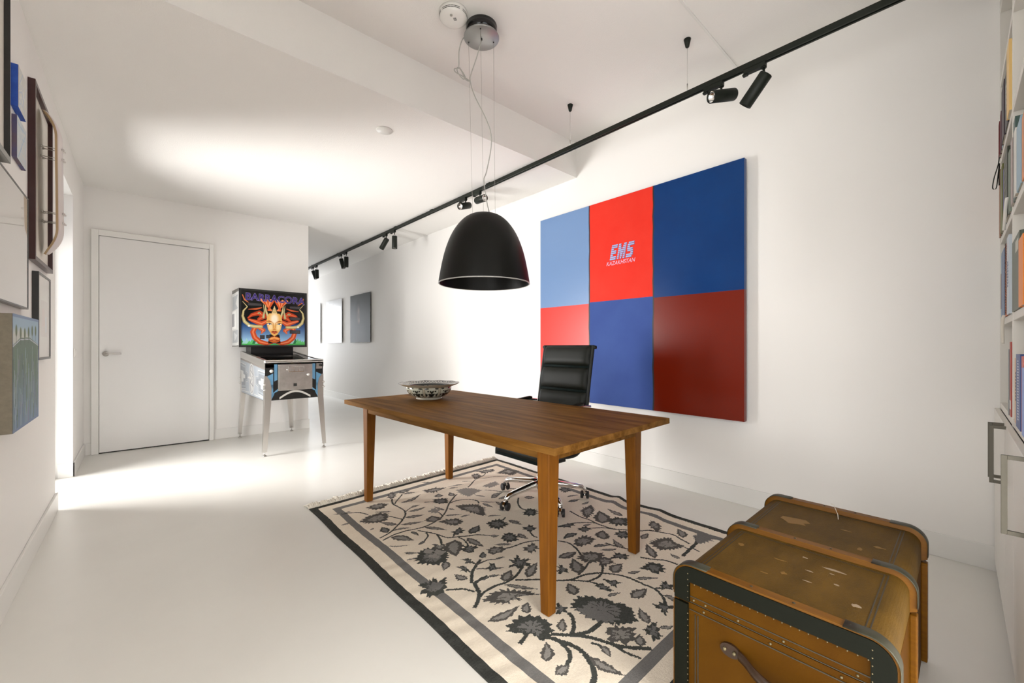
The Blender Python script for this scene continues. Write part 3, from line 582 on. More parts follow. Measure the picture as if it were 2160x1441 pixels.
# ============================================================= OFFICE CHAIR
M['leather'] = mat('black_leather', (.007, .008, .005), .5, spec=.22, bump=(240, .12, .002))
M['sling'] = mat('black_sling_fabric', (.006, .011, .010), .75, spec=.1)
def chair():
    root = empty('office_chair', (2.215, 2.13, 0), math.pi); tag(root, 'black soft padded leather office chair with chrome star base behind the table', 'office chair')
    # side profile (x forward, z)
    prof = [(.225, .345), (.222, .39), (.195, .415), (.12, .402), (.0, .372), (-.10, .372), (-.16, .41), (-.195, .48), (-.215, .60), (-.235, .75), (-.262, .92), (-.292, 1.08), (-.305, 1.155)]
    pp = [Vector((x, 0, z)) for x, z in prof]; P = smooth_path(pp, 6)
    cum = [0]
    for i in range(1, len(P)): cum.append(cum[-1]+(P[i]-P[i-1]).length)
    def at(s):
        for i in range(1, len(P)):
            if cum[i] >= s or i == len(P)-1:
                t = (s-cum[i-1])/(cum[i]-cum[i-1]); return P[i-1].lerp(P[i], t), (P[i]-P[i-1]).normalized()
    tot = cum[-1]; hw = .245
    # sling
    m = MB(); vs = []; n = 60
    for i in range(n+1):
        p, t = at(tot*i/n); nn = Vector((-t.z, 0, t.x))*-1
        for y in (-hw+.01, hw-.01):
            for o_ in (0, -.008): vs.append(p+Vector((0, y, 0))-nn*o_ if False else p+nn*-o_*1+Vector((0, y, 0)))
    fs = []
    for i in range(n):
        a = i*4; b = a+4; fs += [(a, b, b+2, a+2), (a+1, a+3, b+3, b+1), (a, a+1, b+1, b), (a+2, b+2, b+3, a+3)]
    m.add(vs, fs, 0, True); m.build('seat_sling', 'sling', root)
    def pad(s0, s1, th, name):
        vs = []; fs = []; nu, nv = 14, 22
        for i in range(nu+1):
            u = i/nu; p, t = at(s0+(s1-s0)*u); nn = Vector((t.z, 0, -t.x))
            if nn.x+nn.z < 0: nn = -nn
            for j in range(nv+1):
                v = j/nv; e = (1-abs(2*u-1)**3.2)**.45*(1-abs(2*v-1)**9)**.4
                q = p+Vector((0, (v-.5)*2*(hw-.004)*(1-.02*(1-math.sin(math.pi*u))), 0))
                vs.append(q+nn*(th*e+.002)); 
        b0 = len(vs)
        for i in range(nu+1):
            u = i/nu; p, t = at(s0+(s1-s0)*u); nn = Vector((t.z, 0, -t.x))
            if nn.x+nn.z < 0: nn = -nn
            for j in range(nv+1):
                v = j/nv; e = (1-abs(2*u-1)**3.2)**.45*(1-abs(2*v-1)**9)**.4
                vs.append(p+Vector((0, (v-.5)*2*(hw-.004), 0))-nn*(th*.45*e))
        w_ = nv+1
        for i in range(nu):
            for j in range(nv):
                a = i*w_+j; fs.append((a, a+1, a+w_+1, a+w_)); fs.append((b0+a, b0+a+w_, b0+a+w_+1, b0+a+1))
        for i in range(nu):
            for j in (0, nv):
                a = i*w_+j; fs.append((a, a+w_, b0+a+w_, b0+a))
        for j in range(nv):
            for i in (0, nu):
                a = i*w_+j; fs.append((a, a+1, b0+a+1, b0+a))
        MB().add(vs, fs, 0, True).build(name, 'leather', root)
    # back pads measured from the top
    g = .010; e0 = tot-.004
    for L in (.158, .172, .172, .165):
        pad(e0-L, e0, .036, 'back_pad'); e0 -= L+g
    e0 -= .005
    ss = .02; Ls = (e0-ss-2*g)/3
    for k in range(3): pad(ss+k*(Ls+g), ss+k*(Ls+g)+Ls, .034, 'seat_pad')
    for y in (-hw, hw):
        pts = [(p.x, y, p.z) for p in P]
        MB().tube(pts, .0125, 8).build('side_rail', 'black', root)
    c = MB().cyl((-.308, -hw-.022, 1.14), (-.308, hw+.022, 1.14), .013)
    c.build('top_bar', 'black', root)
    MB().cyl((-.222, -hw, .60), (-.222, hw, .60), .009).build('back_bar', 'black', root)
    # armrests
    for y in (-hw-.022, hw+.022):
        pts = smooth_path([(-.232, y, .705), (-.14, y, .715), (.0, y, .705), (.065, y, .68), (.08, y, .62), (.065, y, .52), (.03, y, .43)], 6)
        a = MB().tube(pts, .0105, 10).cyl((-.232, y*.9, .705), (-.232, y*1.02, .705), .012).build('armrest', 'chrome', root)
        MB().tube([(-.16, y, .728), (-.14, y, .732), (.0, y, .722), (.03, y, .715)], .014, 10).build('arm_pad', 'leather', a)
    # underframe and column
    MB().box(-.07, .10, -.18, .18, .315, .335).box(-.05, .09, -.07, .07, .30, .35).build('tilt_mechanism', 'black', root, .006)
    MB().cyl((0, 0, .10), (0, 0, .34), .024).cyl((0, 0, .09), (0, 0, .20), .032).build('gas_column', 'chrome', root)
    MB().cyl((-.05, -.07, .365), (-.06, -.30, .36), .006).ball((-.06, -.305, .36), .016).build('height_lever', 'black', root)
    for k in range(5):
        a = math.radians(-77-72*k+0)   # local frame is turned by 180 degrees
        T = Matrix.Rotation(a, 4, 'Z')
        lg = MB(); lg.tube([(.025, 0, .135), (.07, 0, .135), (.255, 0, .112), (.300, 0, .104), (.318, 0, .088), (.323, 0, .066)], [.026, .025, .019, .018, .018, .016], 14, T=T)
        l_ = lg.build('base_leg', 'chrome', root)
        w = MB(); ca = a+.9*(k % 3)-.5; Tc = Matrix.Translation(T @ Vector((.323, 0, 0))) @ Matrix.Rotation(ca, 4, 'Z')
        for yy in (-.021, .021):
            w.tube([(.014, yy-.010, .0277), (.014, yy-.007, .0277), (.014, yy+.007, .0277), (.014, yy+.010, .0277)], [.023, .0275, .0275, .023], 20, 0, T=Tc)
        w.tube([(.014, -.012, .0277), (.014, .012, .0277)], .011, 12, 1, T=Tc)
        w.prism([(.036, .03), (.042, .046), (.028, .062), (.0, .068), (-.014, .060), (-.014, .045), (.0, .035)], 'y', -.0075, .0075, 1, T=Tc)
        w.cyl((0, 0, .055), (0, 0, .075), .012, mi=1, T=Tc)
        w.build('castor', ['rubber', 'chrome'], l_, loc=(0, 0, .0125))
chair()

# ============================================================= TRUNK
M['trunk_canvas'] = mat('worn_brown_trunk_canvas', (.066, .035, .005), .55, spec=.12, noise=(7, .35, (.115, .060, .008), (1, 2.2, 1)), bump=(300, .5, .003))
M['trunk_face'] = mat('brown_trunk_fibre', (.060, .022, .0006), .55, spec=.06, noise=(5, .3, (.082, .033, .0014), (1, 1, 1)), bump=(420, .18, .002))
M['trunk_wood'] = mat('varnished_trunk_slat', (.165, .066, .003), .42, spec=.14, noise=(6, .3, (.115, .042, .002), (12, 1, 12)))
M['trunk_edge'] = mat('black_leather_edge', (.005, .006, .003), .5, spec=.12, bump=(60, .2, .002))
M['trunk_metal'] = mat('tarnished_corner_metal', (.05, .048, .03), .45, metal=.5)
M['trunk_line'] = mat('dark_tape_line', (.030, .022, .010), .5)
M['scuff'] = mat('bare_scuff', (.27, .20, .13), .8)
M['scuff_gold'] = mat('worn_yellow_scuff', (.19, .095, .010), .6)
M['handle_leather'] = mat('glossy_dark_leather', (.030, .014, .006), .3, spec=.35)
M['rivet'] = mat('brass_rivet', (.16, .13, .07), .45, metal=.6)
def trunk():
    W_, D_, H_ = .905, .512, .480; sp = .368; R_ = .052
    root = empty('travel_trunk', (1.236, .105, 0), 0); tag(root, 'old brown travel trunk with wooden slats and leather handle on the floor beside the rug', 'trunk')
    def rr(o, z0, z1, top=True, n=8):
        """outline in the y-z plane, inset by o; only the top corners are round"""
        y0, y1, r = o, D_-o, max(R_-o, .004); pts = [(y0, z0), (y1, z0)]
        if top:
            zt = z1-o
            pts += [(y1-r+r*math.cos(a), zt-r+r*math.sin(a)) for a in [math.pi/2*i/n for i in range(n+1)]]
            pts += [(y0+r-r*math.sin(a), zt-r+r*math.cos(a)) for a in [math.pi/2*i/n for i in range(n+1)]]
        else: pts += [(y1, z1), (y0, z1)]
        return pts
    b = .012
    lid = MB().prism(rr(b, sp+.0015, H_), 'x', b, W_-b, 0)
    lid.prism(rr(b+.004, sp+.0015, H_), 'x', b-.0006, b+.002, 1)
    body = MB().prism(rr(b, .008, sp-.0015, False), 'x', b, W_-b, 0)
    # slat hoops
    def hoop_pts(o, z0, z1):
        r = R_-o; y0, y1, zt = o, D_-o, H_-o; n = 8
        L = [(y0, z0)]+[(y0+r-r*math.cos(a), zt-r+r*math.sin(a)) for a in [math.pi/2*i/n for i in range(n+1)]]
        return L+[(y1-r+r*math.sin(a), zt-r+r*math.cos(a)) for a in [math.pi/2*i/n for i in range(n+1)]]+[(y1, z0)]
    def strip(mb, P_out, P_in, x0, x1, mi=0):
        vs = []; fs = []
        for (po, pi) in zip(P_out, P_in):
            vs += [(x0, *pi), (x0+.004, *po), (x1-.004, *po), (x1, *pi)]
        for i in range(len(P_out)-1):
            a = i*4
            for k in range(4): fs.append((a+k, a+(k+1) % 4, a+4+(k+1) % 4, a+4+k))
        fs.append((0, 1, 2, 3)); a = (len(P_out)-1)*4; fs.append((a+3, a+2, a+1, a))
        mb.add(vs, fs, mi, True)
    for i, xc in enumerate((.022, .45, W_-.022)):
        w = .019
        m = MB(); strip(m, hoop_pts(-.004, sp+.012, H_), hoop_pts(b+.002, sp+.004, H_), xc-w, xc+w)
        for yy in (.085, .20, .30, .415): m.ball((xc, yy, H_+.004), .004, 5, 1, sz=.6)
        s_ = m.build('lid_slat', ['trunk_wood', 'trunk_metal'], root); s_.modifiers.new('e', 'EDGE_SPLIT').split_angle = math.radians(35)
        for y0, y1, sg in ((0, b+.001, 0), (D_-b-.001, D_, 1)):
            MB().prism([(xc-w, .01), (xc+w, .01), (xc+w, sp-.012), (xc+w-.006, sp-.003), (xc-w+.006, sp-.003), (xc-w, sp-.012)], 'y', y0-.004 if not sg else y0, y1 if not sg else y1+.004).build('side_slat', 'trunk_wood', root, .003)
        n = 12; r = R_+.006
        for c_y, sgn in ((R_, -1), (D_-R_, 1)):
            Po = []; Pi = []; mm_ = MB()
            for k in range(n+3):
                a = math.pi/2*min(max(k-1, 0), n)/n
                y = c_y+sgn*(r*math.sin(a)); z = H_-R_+r*math.cos(a)
                if k == 0: y -= sgn*.045
                if k == n+2: z -= .04
                Po.append((y, z)); Pi.append((c_y+(y-c_y)*.97, H_-R_+(z-H_+R_)*.97) if 0 < k < n+2 else (y-sgn*.002*(k > 0), z-.002*(k == 0)))
            if sgn > 0: strip(mm_, Po, Pi, xc-w-.001, xc+w+.001)
            else: strip(mm_, Po[::-1], Pi[::-1], xc-w-.001, xc+w+.001)
            mm_.build('corner_strap', 'trunk_metal', root)
    # black leather edging around the near and far face, with small rivets
    for x0, x1, near in ((.0015, b+.001, True), (W_-b-.001, W_-.0015, False)):
        m = MB()
        Po, Pi = hoop_pts(.001, sp+.004, H_), hoop_pts(.046, sp+.004, H_)
        Pi = [(min(max(p[0], .044), D_-.044), min(p[1], H_-.044)) for p in Pi]
        vs = []; fs = []
        for (po, pi) in zip(Po, Pi): vs += [(x0, *po), (x0, *pi), (x1, *po), (x1, *pi)]
        for i in range(len(Po)-1):
            a = i*4; fs += [(a, a+4, a+5, a+1), (a+2, a+3, a+7, a+6), (a, a+2, a+6, a+4), (a+1, a+5, a+7, a+3)]
        fs += [(0, 1, 3, 2)]; a = (len(Po)-1)*4; fs += [(a, a+2, a+3, a+1)]
        m.add(vs, fs, 0)
        m.box(x0, x1, .001, .042, .01, sp-.004).box(x0, x1, D_-.042, D_-.001, .01, sp-.004).box(x0, x1, .042, D_-.042, .01, .045)
        xr = x0 if near else x1; k = 0
        y = .05
        while y < D_-.045: m.ball((xr, y, H_-.048), .0018, 4, 1); y += .019
        z = sp+.02
        for z in [sp+.018+.018*q for q in range(5)]+[.06+.0185*q for q in range(16)]:
            m.ball((xr, .043, z), .0018, 4, 1); m.ball((xr, D_-.043, z), .0018, 4, 1)
        m.build('leather_edging', ['trunk_edge', 'rivet'], root)
    # seams, taped lines, rivets and scuffs belong to the surfaces of lid and body
    x = b-.0014; m = lid
    m.box(x-.0006, b+.001, .044, D_-.044, sp+.0185, sp+.0215, 2).box(x-.0006, b+.001, .044, D_-.044, sp+.0016, sp+.004, 2)
    for yy in (.07, .22, .33, .42, .455): m.ball((b-.001, yy, sp+.011), .0034, 5, 3)
    zt = H_-b
    for xa, xb in ((.055, .415), (.485, W_-.055)):
        for yy in (.055, .064, D_-.064, D_-.055): m.box(xa, xb, yy-.0013, yy+.0013, zt-.001, zt+.0008, 2)
        for xx in (xa, xa+.007, xb-.007, xb): m.box(xx-.001, xx+.001, .055, D_-.055, zt-.001, zt+.0007, 2)
    rr_ = random.Random(12)
    def scuff(cx, cy, rx, ry, mi):
        n = 11; P = [(cx+rx*math.cos(2*math.pi*k/n)*rr_.uniform(.45, 1.15), cy+ry*math.sin(2*math.pi*k/n)*rr_.uniform(.45, 1.15)) for k in range(n)]
        m.prism(P, 'z', zt-.001, zt+.0006, mi)
    for c in ((.33, .17, .008, .030), (.27, .22, .004, .010), (.355, .25, .005, .008), (.24, .15, .007, .007), (.16, .095, .009, .014), (.30, .17, .003, .006), (.20, .21, .003, .011)): scuff(*c, 4)
    for c in ((.66, .35, .045, .055), (.20, .27, .010, .010), (.30, .42, .012, .012), (.05, .15, .006, .03), (.62, .10, .01, .018), (.16, .31, .004, .014), (.56, .14, .016, .009), (.28, .30, .003, .02), (.70, .20, .004, .02)): scuff(*c, 5)
    lid.build('lid', ['trunk_canvas', 'trunk_face', 'trunk_line', 'rivet', 'scuff', 'scuff_gold'], root)
    m = body
    m.box(x-.0006, b+.001, .044, D_-.044, sp-.022, sp-.019, 1)
    for yy in (.062, .070, D_-.070, D_-.062): m.box(x-.0006, b+.001, yy-.0014, yy+.0014, .045, sp-.03, 1)
    for yy in (.10, .25, .425): m.ball((b-.001, yy, sp-.011), .0034, 5, 2)
    body.build('body', ['trunk_face', 'trunk_line', 'rivet'], root)
    # torn bit of string on the far edge
    MB().tube([(.80, .24, zt+.002), (.85, .25, zt+.004), (.885, .27, zt+.03), (.89, .28, zt+.028)], .0012, 5).build('string', 'rug_fringe', root)
    # handle
    hp = smooth_path([(.006, .327, .287), (-.004, .307, .285), (-.022, .272, .275), (-.032, .222, .267), (-.022, .172, .275), (-.004, .137, .285), (.006, .117, .287)], 6)
    vs = []; fs = []
    for p in hp:
        t = (p.y-.222)/.105; w = .0155-.002*abs(t)
        vs += [(p.x-.004, p.y, p.z-w), (p.x-.007, p.y, p.z), (p.x-.004, p.y, p.z+w), (p.x+.001, p.y, p.z+w), (p.x+.001, p.y, p.z-w)]
    for i in range(len(hp)-1):
        for k in range(5): fs.append((i*5+k, i*5+(k+1) % 5, (i+1)*5+(k+1) % 5, (i+1)*5+k))
    fs += [(0, 1, 2, 3, 4), tuple((len(hp)-1)*5+k for k in range(5))]
    hd = MB().add(vs, fs, 0, True).build('carry_handle', 'handle_leather', root)
    for yy, s in ((.357, 1), (.087, -1)):
        m = MB()
        P = [(yy+.03*s*math.cos(a)*.9, .287+.019*math.sin(a)) for a in [2*math.pi*k/18 for k in range(18)]]
        m.prism([(p[0]-.008*s, p[1]) for p in P], 'x', .004, b+.001, 0)
        m.ball((.003, yy+.006*s, .287), .0055, 6, 1); m.ball((.0015, yy-.02*s, .287), .0055, 6, 1)
        m.build('handle_mount', ['handle_leather', 'rivet'], hd)
trunk()

# ============================================================= LARGE PAINTING
M['p_sky'] = mat('painted_light_blue', srgb(108, 140, 184), .3, coat=.3, coat_rough=.08, spec=.4, bump=(9, .02, .01))
M['p_red'] = mat('painted_red', srgb(220, 44, 28), .6, spec=.15, noise=(4, .3, srgb(224, 54, 38), (1, 1, 1)))
M['p_navy'] = mat('painted_deep_blue', srgb(0, 48, 104), .28, spec=.25, coat=.12, coat_rough=.10, noise=(2, .4, srgb(4, 56, 114), (1, 1, 1)), bump=(5, .03, .01))
M['p_coral'] = mat('painted_coral', srgb(222, 50, 38), .35, spec=.3, coat=.12, coat_rough=.1)
M['p_blue'] = mat('painted_mid_blue', srgb(56, 78, 142), .65, spec=.15, noise=(3.5, .35, srgb(62, 86, 150), (1, 1, 1)))
M['p_brick'] = mat('painted_brick_red', srgb(112, 26, 4), .28, spec=.25, coat=.12, coat_rough=.10, bump=(5, .03, .01))
M['p_line'] = mat('painted_black_line', (.012, .010, .010), .5)
M['p_ink'] = mat('painted_lettering_blue', srgb(150, 172, 215), .4)
M['p_ink2'] = mat('painted_lettering_shadow', srgb(66, 60, 110), .4)
M['p_pink'] = mat('painted_small_lettering', srgb(222, 170, 196), .4)
def painting():
    y0, y1, z0, z1 = 1.07, 3.07, .612, 2.485; X0, X1 = 3.18, 3.222
    root = empty('colour_block_painting', (X0, (y0+y1)/2, (z0+z1)/2)); tag(root, 'large glossy red and blue colour block painting with lettering on the right wall', 'painting')
    cy, cz = (y0+y1)/2, (z0+z1)/2
    MB().box(.0012, X1-X0, y0-cy, y1-cy, z0-cz, z1-cz).box(X1-X0, XR-X0, y0-cy+.2, y1-cy-.2, z0-cz+.2, z1-cz-.2).build('stretcher_frame', 'p_navy', root)
    # front faces, wrapped round the visible side
    zm, ya, yb = 1.552, 2.425, 1.766
    cells = [('sky_field', 'p_sky', ya, y1, zm, z1), ('coral_field', 'p_coral', ya, y1, z0, zm), ('red_field', 'p_red', yb, ya, zm+.012, z1), ('blue_field', 'p_blue', yb, ya, z0, zm+.012), ('navy_field', 'p_navy', y0, yb, zm, z1), ('brick_field', 'p_brick', y0, yb, z0, zm)]
    m = MB()
    for i, (n_, mm, a, b, c, d) in enumerate(cells):
        m.box(0, .003, a-cy, b-cy, c-cz, d-cz, i)
        if a == y0: m.box(0, X1-X0+.001, y0-cy-.0015, y0-cy, c-cz, d-cz, i)
    rr = random.Random(5)
    for yy in (ya, yb):
        P = []; zz = z0
        while zz < z1: P.append((yy-cy+rr.uniform(-.003, .003), min(zz, z1)-cz)); zz += .09
        P.append((yy-cy, z1-cz)); w = .0062
        poly = [(p[0]-w*rr.uniform(.8, 1.2), p[1]) for p in P]+[(p[0]+w*rr.uniform(.8, 1.2), p[1]) for p in P[::-1]]
        vs = [(-.0006, *p) for p in poly]; k = len(P)
        fs = [(i, i+1, 2*k-2-i, 2*k-1-i) for i in range(k-1)]
        m.add(vs, fs, 6)
    m.build('canvas', [c[1] for c in cells]+['p_line'], root, fix=False)
    # striped slanted letters E M S : rows of bars; u grows to the viewer's right (towards -Y)
    rows = 8
    glyph = {'E': [[(0, 1)], [(0, 1)], [(0, .42)], [(0, .9)], [(0, .9)], [(0, .42)], [(0, 1)], [(0, 1)]],
             'M': [[(0, .38), (.86, 1.3)], [(0, .44), (.78, 1.3)], [(0, .52), (.70, 1.3)], [(0, 1.3)], [(0, .3), (.38, .92), (.98, 1.3)], [(0, .3), (.42, .86), (.98, 1.3)], [(0, .3), (.46, .80), (.98, 1.3)], [(0, .3), (.50, .74), (.98, 1.3)]],
             'S': [[(.12, 1)], [(0, 1.05)], [(0, .42)], [(0, .9)], [(.1, 1.0)], [(.65, 1.05)], [(0, 1.05)], [(0, .92)]]}
    yl, yr, zb, ztp = 2.196, 1.968, 1.925, 2.062; Hh = ztp-zb; unit = .060; u0 = 0
    for dx, dz, mm, nm in ((.004, -.003, 'p_ink2', 'lettering_shadow'), (0, 0, 'p_ink', 'lettering')):
        m = MB(); u = 0
        for ch, wd in (('E', 1.0), ('M', 1.3), ('S', 1.05)):
            for r in range(rows):
                for (a, b) in glyph[ch][r]:
                    zt_r = Hh*(1-r/rows); zb_r = Hh*(1-(r+.70)/rows)
                    def yv(q, z): return yl-cy-(u+q*unit)-z*.20-dx
                    x_ = -.0008 if mm == 'p_ink' else -.0004
                    vs = [(x_, yv(a, zb_r), zb+zb_r-cz+dz), (x_, yv(b, zb_r), zb+zb_r-cz+dz), (x_, yv(b, zt_r), zb+zt_r-cz+dz), (x_, yv(a, zt_r), zb+zt_r-cz+dz)]
                    m.add(vs, [(0, 1, 2, 3)], 0)
            u += wd*unit+.014
        m.build(nm, mm, root, fix=False)
    text('small_lettering', 'KAZAKHSTAN', .050, 'p_pink', root, (-.0012, (2.085-cy), 1.897-cz), (R90, 0, -R90), .25, .0002, .90, .0002)
painting()

# ============================================================= PINBALL MACHINE
for n_, c in (('pb_black', (.012, .012, .011)), ('pb_blue', srgb(112, 168, 208)), ('pb_white', srgb(222, 220, 214)), ('pb_grey', srgb(150, 156, 162)), ('pb_pale', srgb(176, 186, 196))):
    M[n_] = mat(n_, c, .38, spec=.4)
M['pb_art'] = art_mat('printed_backglass', .18, coat=.35)
M['pb_field'] = art_mat('playfield_print', .3)
M['pb_glass'] = glass_mat('playfield_glass')
M['pb_violet'] = mat('title_violet', srgb(46, 30, 110), .3); M['pb_lilac'] = mat('title_outline_lilac', srgb(176, 158, 190), .3)
M['pb_side'] = art_mat('printed_side_art', .4)
def pinball():
    root = empty('pinball_machine', (1.262, 4.925, 0), math.radians(1.3)); tag(root, 'pinball machine with steel legs and colourful backglass by the white door', 'pinball machine')
    hw, L = .290, 1.215; zb, zf, zk = .575, .998, 1.088
    # cabinet side profile in y,z
    sec = [(0, zb), (0, zf-.078), (L, zk-.078), (L, zb)]
    cab = MB().prism(sec, 'x', -hw, hw, 0).build('cabinet', 'pb_black', root)
    # side art on the left side, painted
    A = Art(300, 120, (182, 190, 198)); asp = 1.215/.42
    A.poly([(0, 0), (1, 0), (1, .06), (0, .06)], (150, 140, 132))
    for a0, off in ((0, 0), (1, 1)):
        s = (lambda v: v) if a0 == 0 else (lambda v: 1-v)
        for w_, c_ in ((.0, (226, 226, 222)), (.03, (150, 156, 162)), (.07, (182, 190, 198)), (.11, (150, 156, 162))):
            A.poly([(s(0), .12+w_), (s(.25-w_*.3), .14+w_), (s(.25-w_*.3), .34+w_*.5), (s(.34-w_*.3), .36+w_*.5), (s(.34-w_*.3), .62-w_*.5), (s(.25-w_*.3), .66-w_*.5), (s(.25-w_*.3), .88-w_), (s(0), .92-w_)], c_)
        A.poly([(s(0), .36), (s(.14), .36), (s(.14), .45), (s(.22), .46), (s(.22), .56), (s(.14), .57), (s(.14), .68), (s(0), .70)], (244, 243, 238))
        A.poly([(s(0), .955), (s(.4), .94), (s(.4), .915), (s(0), .93)], (232, 232, 228))
    A.ell(.5, .5, .115, .46, (236, 234, 228)); A.ell(.5, .5, .100, .42, (150, 150, 152)); A.ell(.5, .5, .092, .39, (196, 196, 196))
    A.line([(.50, .16), (.47, .3), (.53, .42), (.49, .5), (.42, .48), (.34, .50)], [.02, .05, .05, .035, .03, .02], (238, 236, 230), asp=asp)
    A.line([(.52, .55), (.47, .66), (.52, .78), (.5, .88)], [.04, .045, .05, .02], (236, 234, 228), asp=asp)
    A.line([(.45, .26), (.56, .36), (.44, .62), (.57, .70)], .012, (120, 118, 122), asp=asp)
    def side(u, v):
        y = L*(1-u) ; z0 = zb+.004; z1 = zf-.080+(zk-zf)*(y/L); return (np.full_like(u, -hw-.0012), y, z0+(z1-z0)*v)
    grid_mesh('side_art', A.nx, A.ny, lambda u, v: side(u, v), A.flip()*.72, 'pb_side', cab)
    # chrome side rails and lockdown bar
    for s in (-1, 1):
        x0, x1 = sorted((s*hw, s*(hw+.004))); x2, x3 = sorted((s*(hw-.028), s*(hw+.004)))
        MB().prism([(-.003, zf-.082), (L, zk-.082), (L, zk), (-.003, zf)], 'x', x0, x1).prism([(0, zf-.004), (L, zk-.004), (L, zk), (0, zf)], 'x', x2, x3).build('side_rail', 'steel', root)
    MB().box(-hw-.006, hw+.006, -.010, .055, zf-.028, zf+.004).build('lockdown_bar', 'chrome', root, .008, 3)
    # playfield seen through glass
    P = Art(120, 200, (16, 18, 14)); rs = random.Random(9)
    for k in range(60):
        P.ell(rs.uniform(.1, .9), rs.uniform(.05, .95), rs.uniform(.02, .09), rs.uniform(.01, .05), rs.choice([(90, 52, 30), (40, 60, 36), (150, 140, 120), (70, 40, 60), (30, 44, 60), (120, 90, 50)]))
    grid_mesh('playfield', P.nx, P.ny, lambda u, v: ((u-.5)*2*(hw-.03), .055+v*(L-.30), zf-.055+(zk-zf)*(.055+v*(L-.30))/L), P.c, 'pb_field', root)
    MB().add([(-hw+.028, .05, zf-.002), (hw-.028, .05, zf-.002), (hw-.028, L-.24, zk-.022), (-hw+.028, L-.24, zk-.022)], [(0, 1, 2, 3)]).build('playfield_glass', 'pb_glass', root, fix=False)
    # front paint : blue zigzags, white arc
    m = MB(); y = -.0014
    def fp(P, mi): m.add([(x, y-(.0004 if mi == 2 else 0), z) for x, z in P], [tuple(range(len(P)))], mi)
    for s in (-1, 1):
        fp([(s*.175, .955), (s*.205, .955), (s*.205, .775), (s*.175, .790)], 0)
        q = [(s*.215, .895), (s*.272, .870), (s*.272, .790), (s*.240, .745), (s*.240, .640), (s*.262, .600), (s*.235, .590), (s*.222, .640)]
        fp([(s*.215, .86), (s*.275, .83), (s*.275, .74), (s*.252, .70), (s*.215, .70)], 0)
        fp([(s*.215, .74), (s*.245, .74), (s*.245, .60), (s*.215, .655)], 0)
        fp([(s*.215, .655), (s*.245, .60), (s*.262, .583), (s*.232, .583), (s*.205, .64)], 0)
        fp([(s*.170, .695), (s*.215, .655), (s*.230, .61), (s*.200, .655), (s*.165, .672)], 0)
    n = 20; arc = [(-.155+.31*i/n, .594+.066*math.sin(math.pi*(i/n))) for i in range(n+1)]
    for i in range(n):
        a, b = arc[i], arc[i+1]; m.add([(a[0], y-.0003, a[1]-.012), (b[0], y-.0003, b[1]-.012), (b[0], y-.0003, b[1]+.010), (a[0], y-.0003, a[1]+.010)], [(0, 1, 2, 3)], 1)
    m.build('front_paint', ['pb_blue', 'pb_white'], cab, fix=False)
    # coin door
    cd = MB().box(-.170, .172, -.012, 0, .672, .952, 0).box(-.160, .162, -.016, -.011, .682, .942, 0)
    for x in [-.163+.0467*i for i in range(8)]:
        cd.ball((x, -.012, .947), .0035, 4); cd.ball((x, -.012, .677), .0035, 4)
    for z in [.70+.045*i for i in range(6)]:
        cd.ball((-.166, -.012, z), .0035, 4); cd.ball((.168, -.012, z), .0035, 4)
    cd = cd.build('coin_door', 'dull_steel', root, .0015)
    cs = MB().box(-.072, .085, -.024, -.015, .868, .932, 0)
    for k in range(3): cs.box(-.064+.049*k, -.064+.049*k+.042, -.028, -.023, .876, .924, 1)
    cs.build('coin_slots', ['chrome', 'dull_steel'], cd, .001)
    MB().cyl((.125, -.016, .835), (.125, -.026, .835), .014).cyl((.125, -.024, .835), (.125, -.032, .835), .008).build('door_lock', 'chrome', cd)
    MB().box(-.022, .012, -.0175, -.015, .715, .745).build('coin_return', 'dark_slot', cd)
    MB().cyl((-.088, -.016, .895), (-.088, -.024, .895), .006).build('coin_button', 'chrome', cd)
    MB().cyl((-.232, 0, .885), (-.232, -.008, .885), .017).cyl((-.232, -.006, .885), (-.232, -.014, .885), .009).build('start_button', 'pb_white', root)
    MB().box(.215, .278, -.004, 0, .895, .955, 0).build('plunger_plate', 'dull_steel', root, .001)
    MB().cyl((.258, -.003, .935), (.258, -.02, .935), .014, mi=0).cyl((.258, -.018, .935), (.258, -.05, .935), .011).build('plunger_knob', 'black', root)
    MB().cyl((-hw-.001, .80, .575), (-hw-.014, .80, .575), .07).build('speaker_ring', 'dull_steel', root) if False else None
    # legs : angled steel with leveller feet
    def leg(x, yy, sx, sy):
        T = MB(); w0, w1 = .062, .040; t = .003
        xo, yo = x, yy                                   # outer cabinet corner, top
        xf, yf = x+sx*.022, yy+sy*.020                   # foot, outer corner
        top, bot = .835, .045
        def ring(cx, cy, w, z): return [(cx, cy, z), (cx-sx*w, cy, z), (cx-sx*w, cy-sy*t, z), (cx-sx*t, cy-sy*t, z), (cx-sx*t, cy-sy*w, z), (cx, cy-sy*w, z)]
        zs = [(0, .018, top), (.02, w0*.8, top-.05), (.06, w0, top-.12), (.30, w0, zb), (1, w1, bot)]
        vs = []
        for u, w, z in zs:
            k = 0 if z > zb-.001 else (zb-z)/(zb-bot)
            vs += ring(xo+(xf-xo)*k+sx*.004, yo+(yf-yo)*k+sy*.004, w, z)
        fs = []
        for i in range(len(zs)-1):
            for k in range(6): fs.append((i*6+k, i*6+(k+1) % 6, (i+1)*6+(k+1) % 6, (i+1)*6+k))
        fs += [(0, 1, 2, 3), (0, 3, 4, 5)]; a = (len(zs)-1)*6; fs += [(a+3, a+2, a+1, a), (a+5, a+4, a+3, a)]
        T.add(vs, fs, 0)
        cx, cy = xf-sx*.016, yf-sy*.016
        T.box(cx-.018, cx+.018, cy-.018, cy+.018, bot-.001, bot+.004)
        for z in (.745, .690):
            T.ball((x-sx*.0+sx*.006, yy+sy*.006, z), .011, 6, 0)
        lg = T.build('leg', 'steel', root)
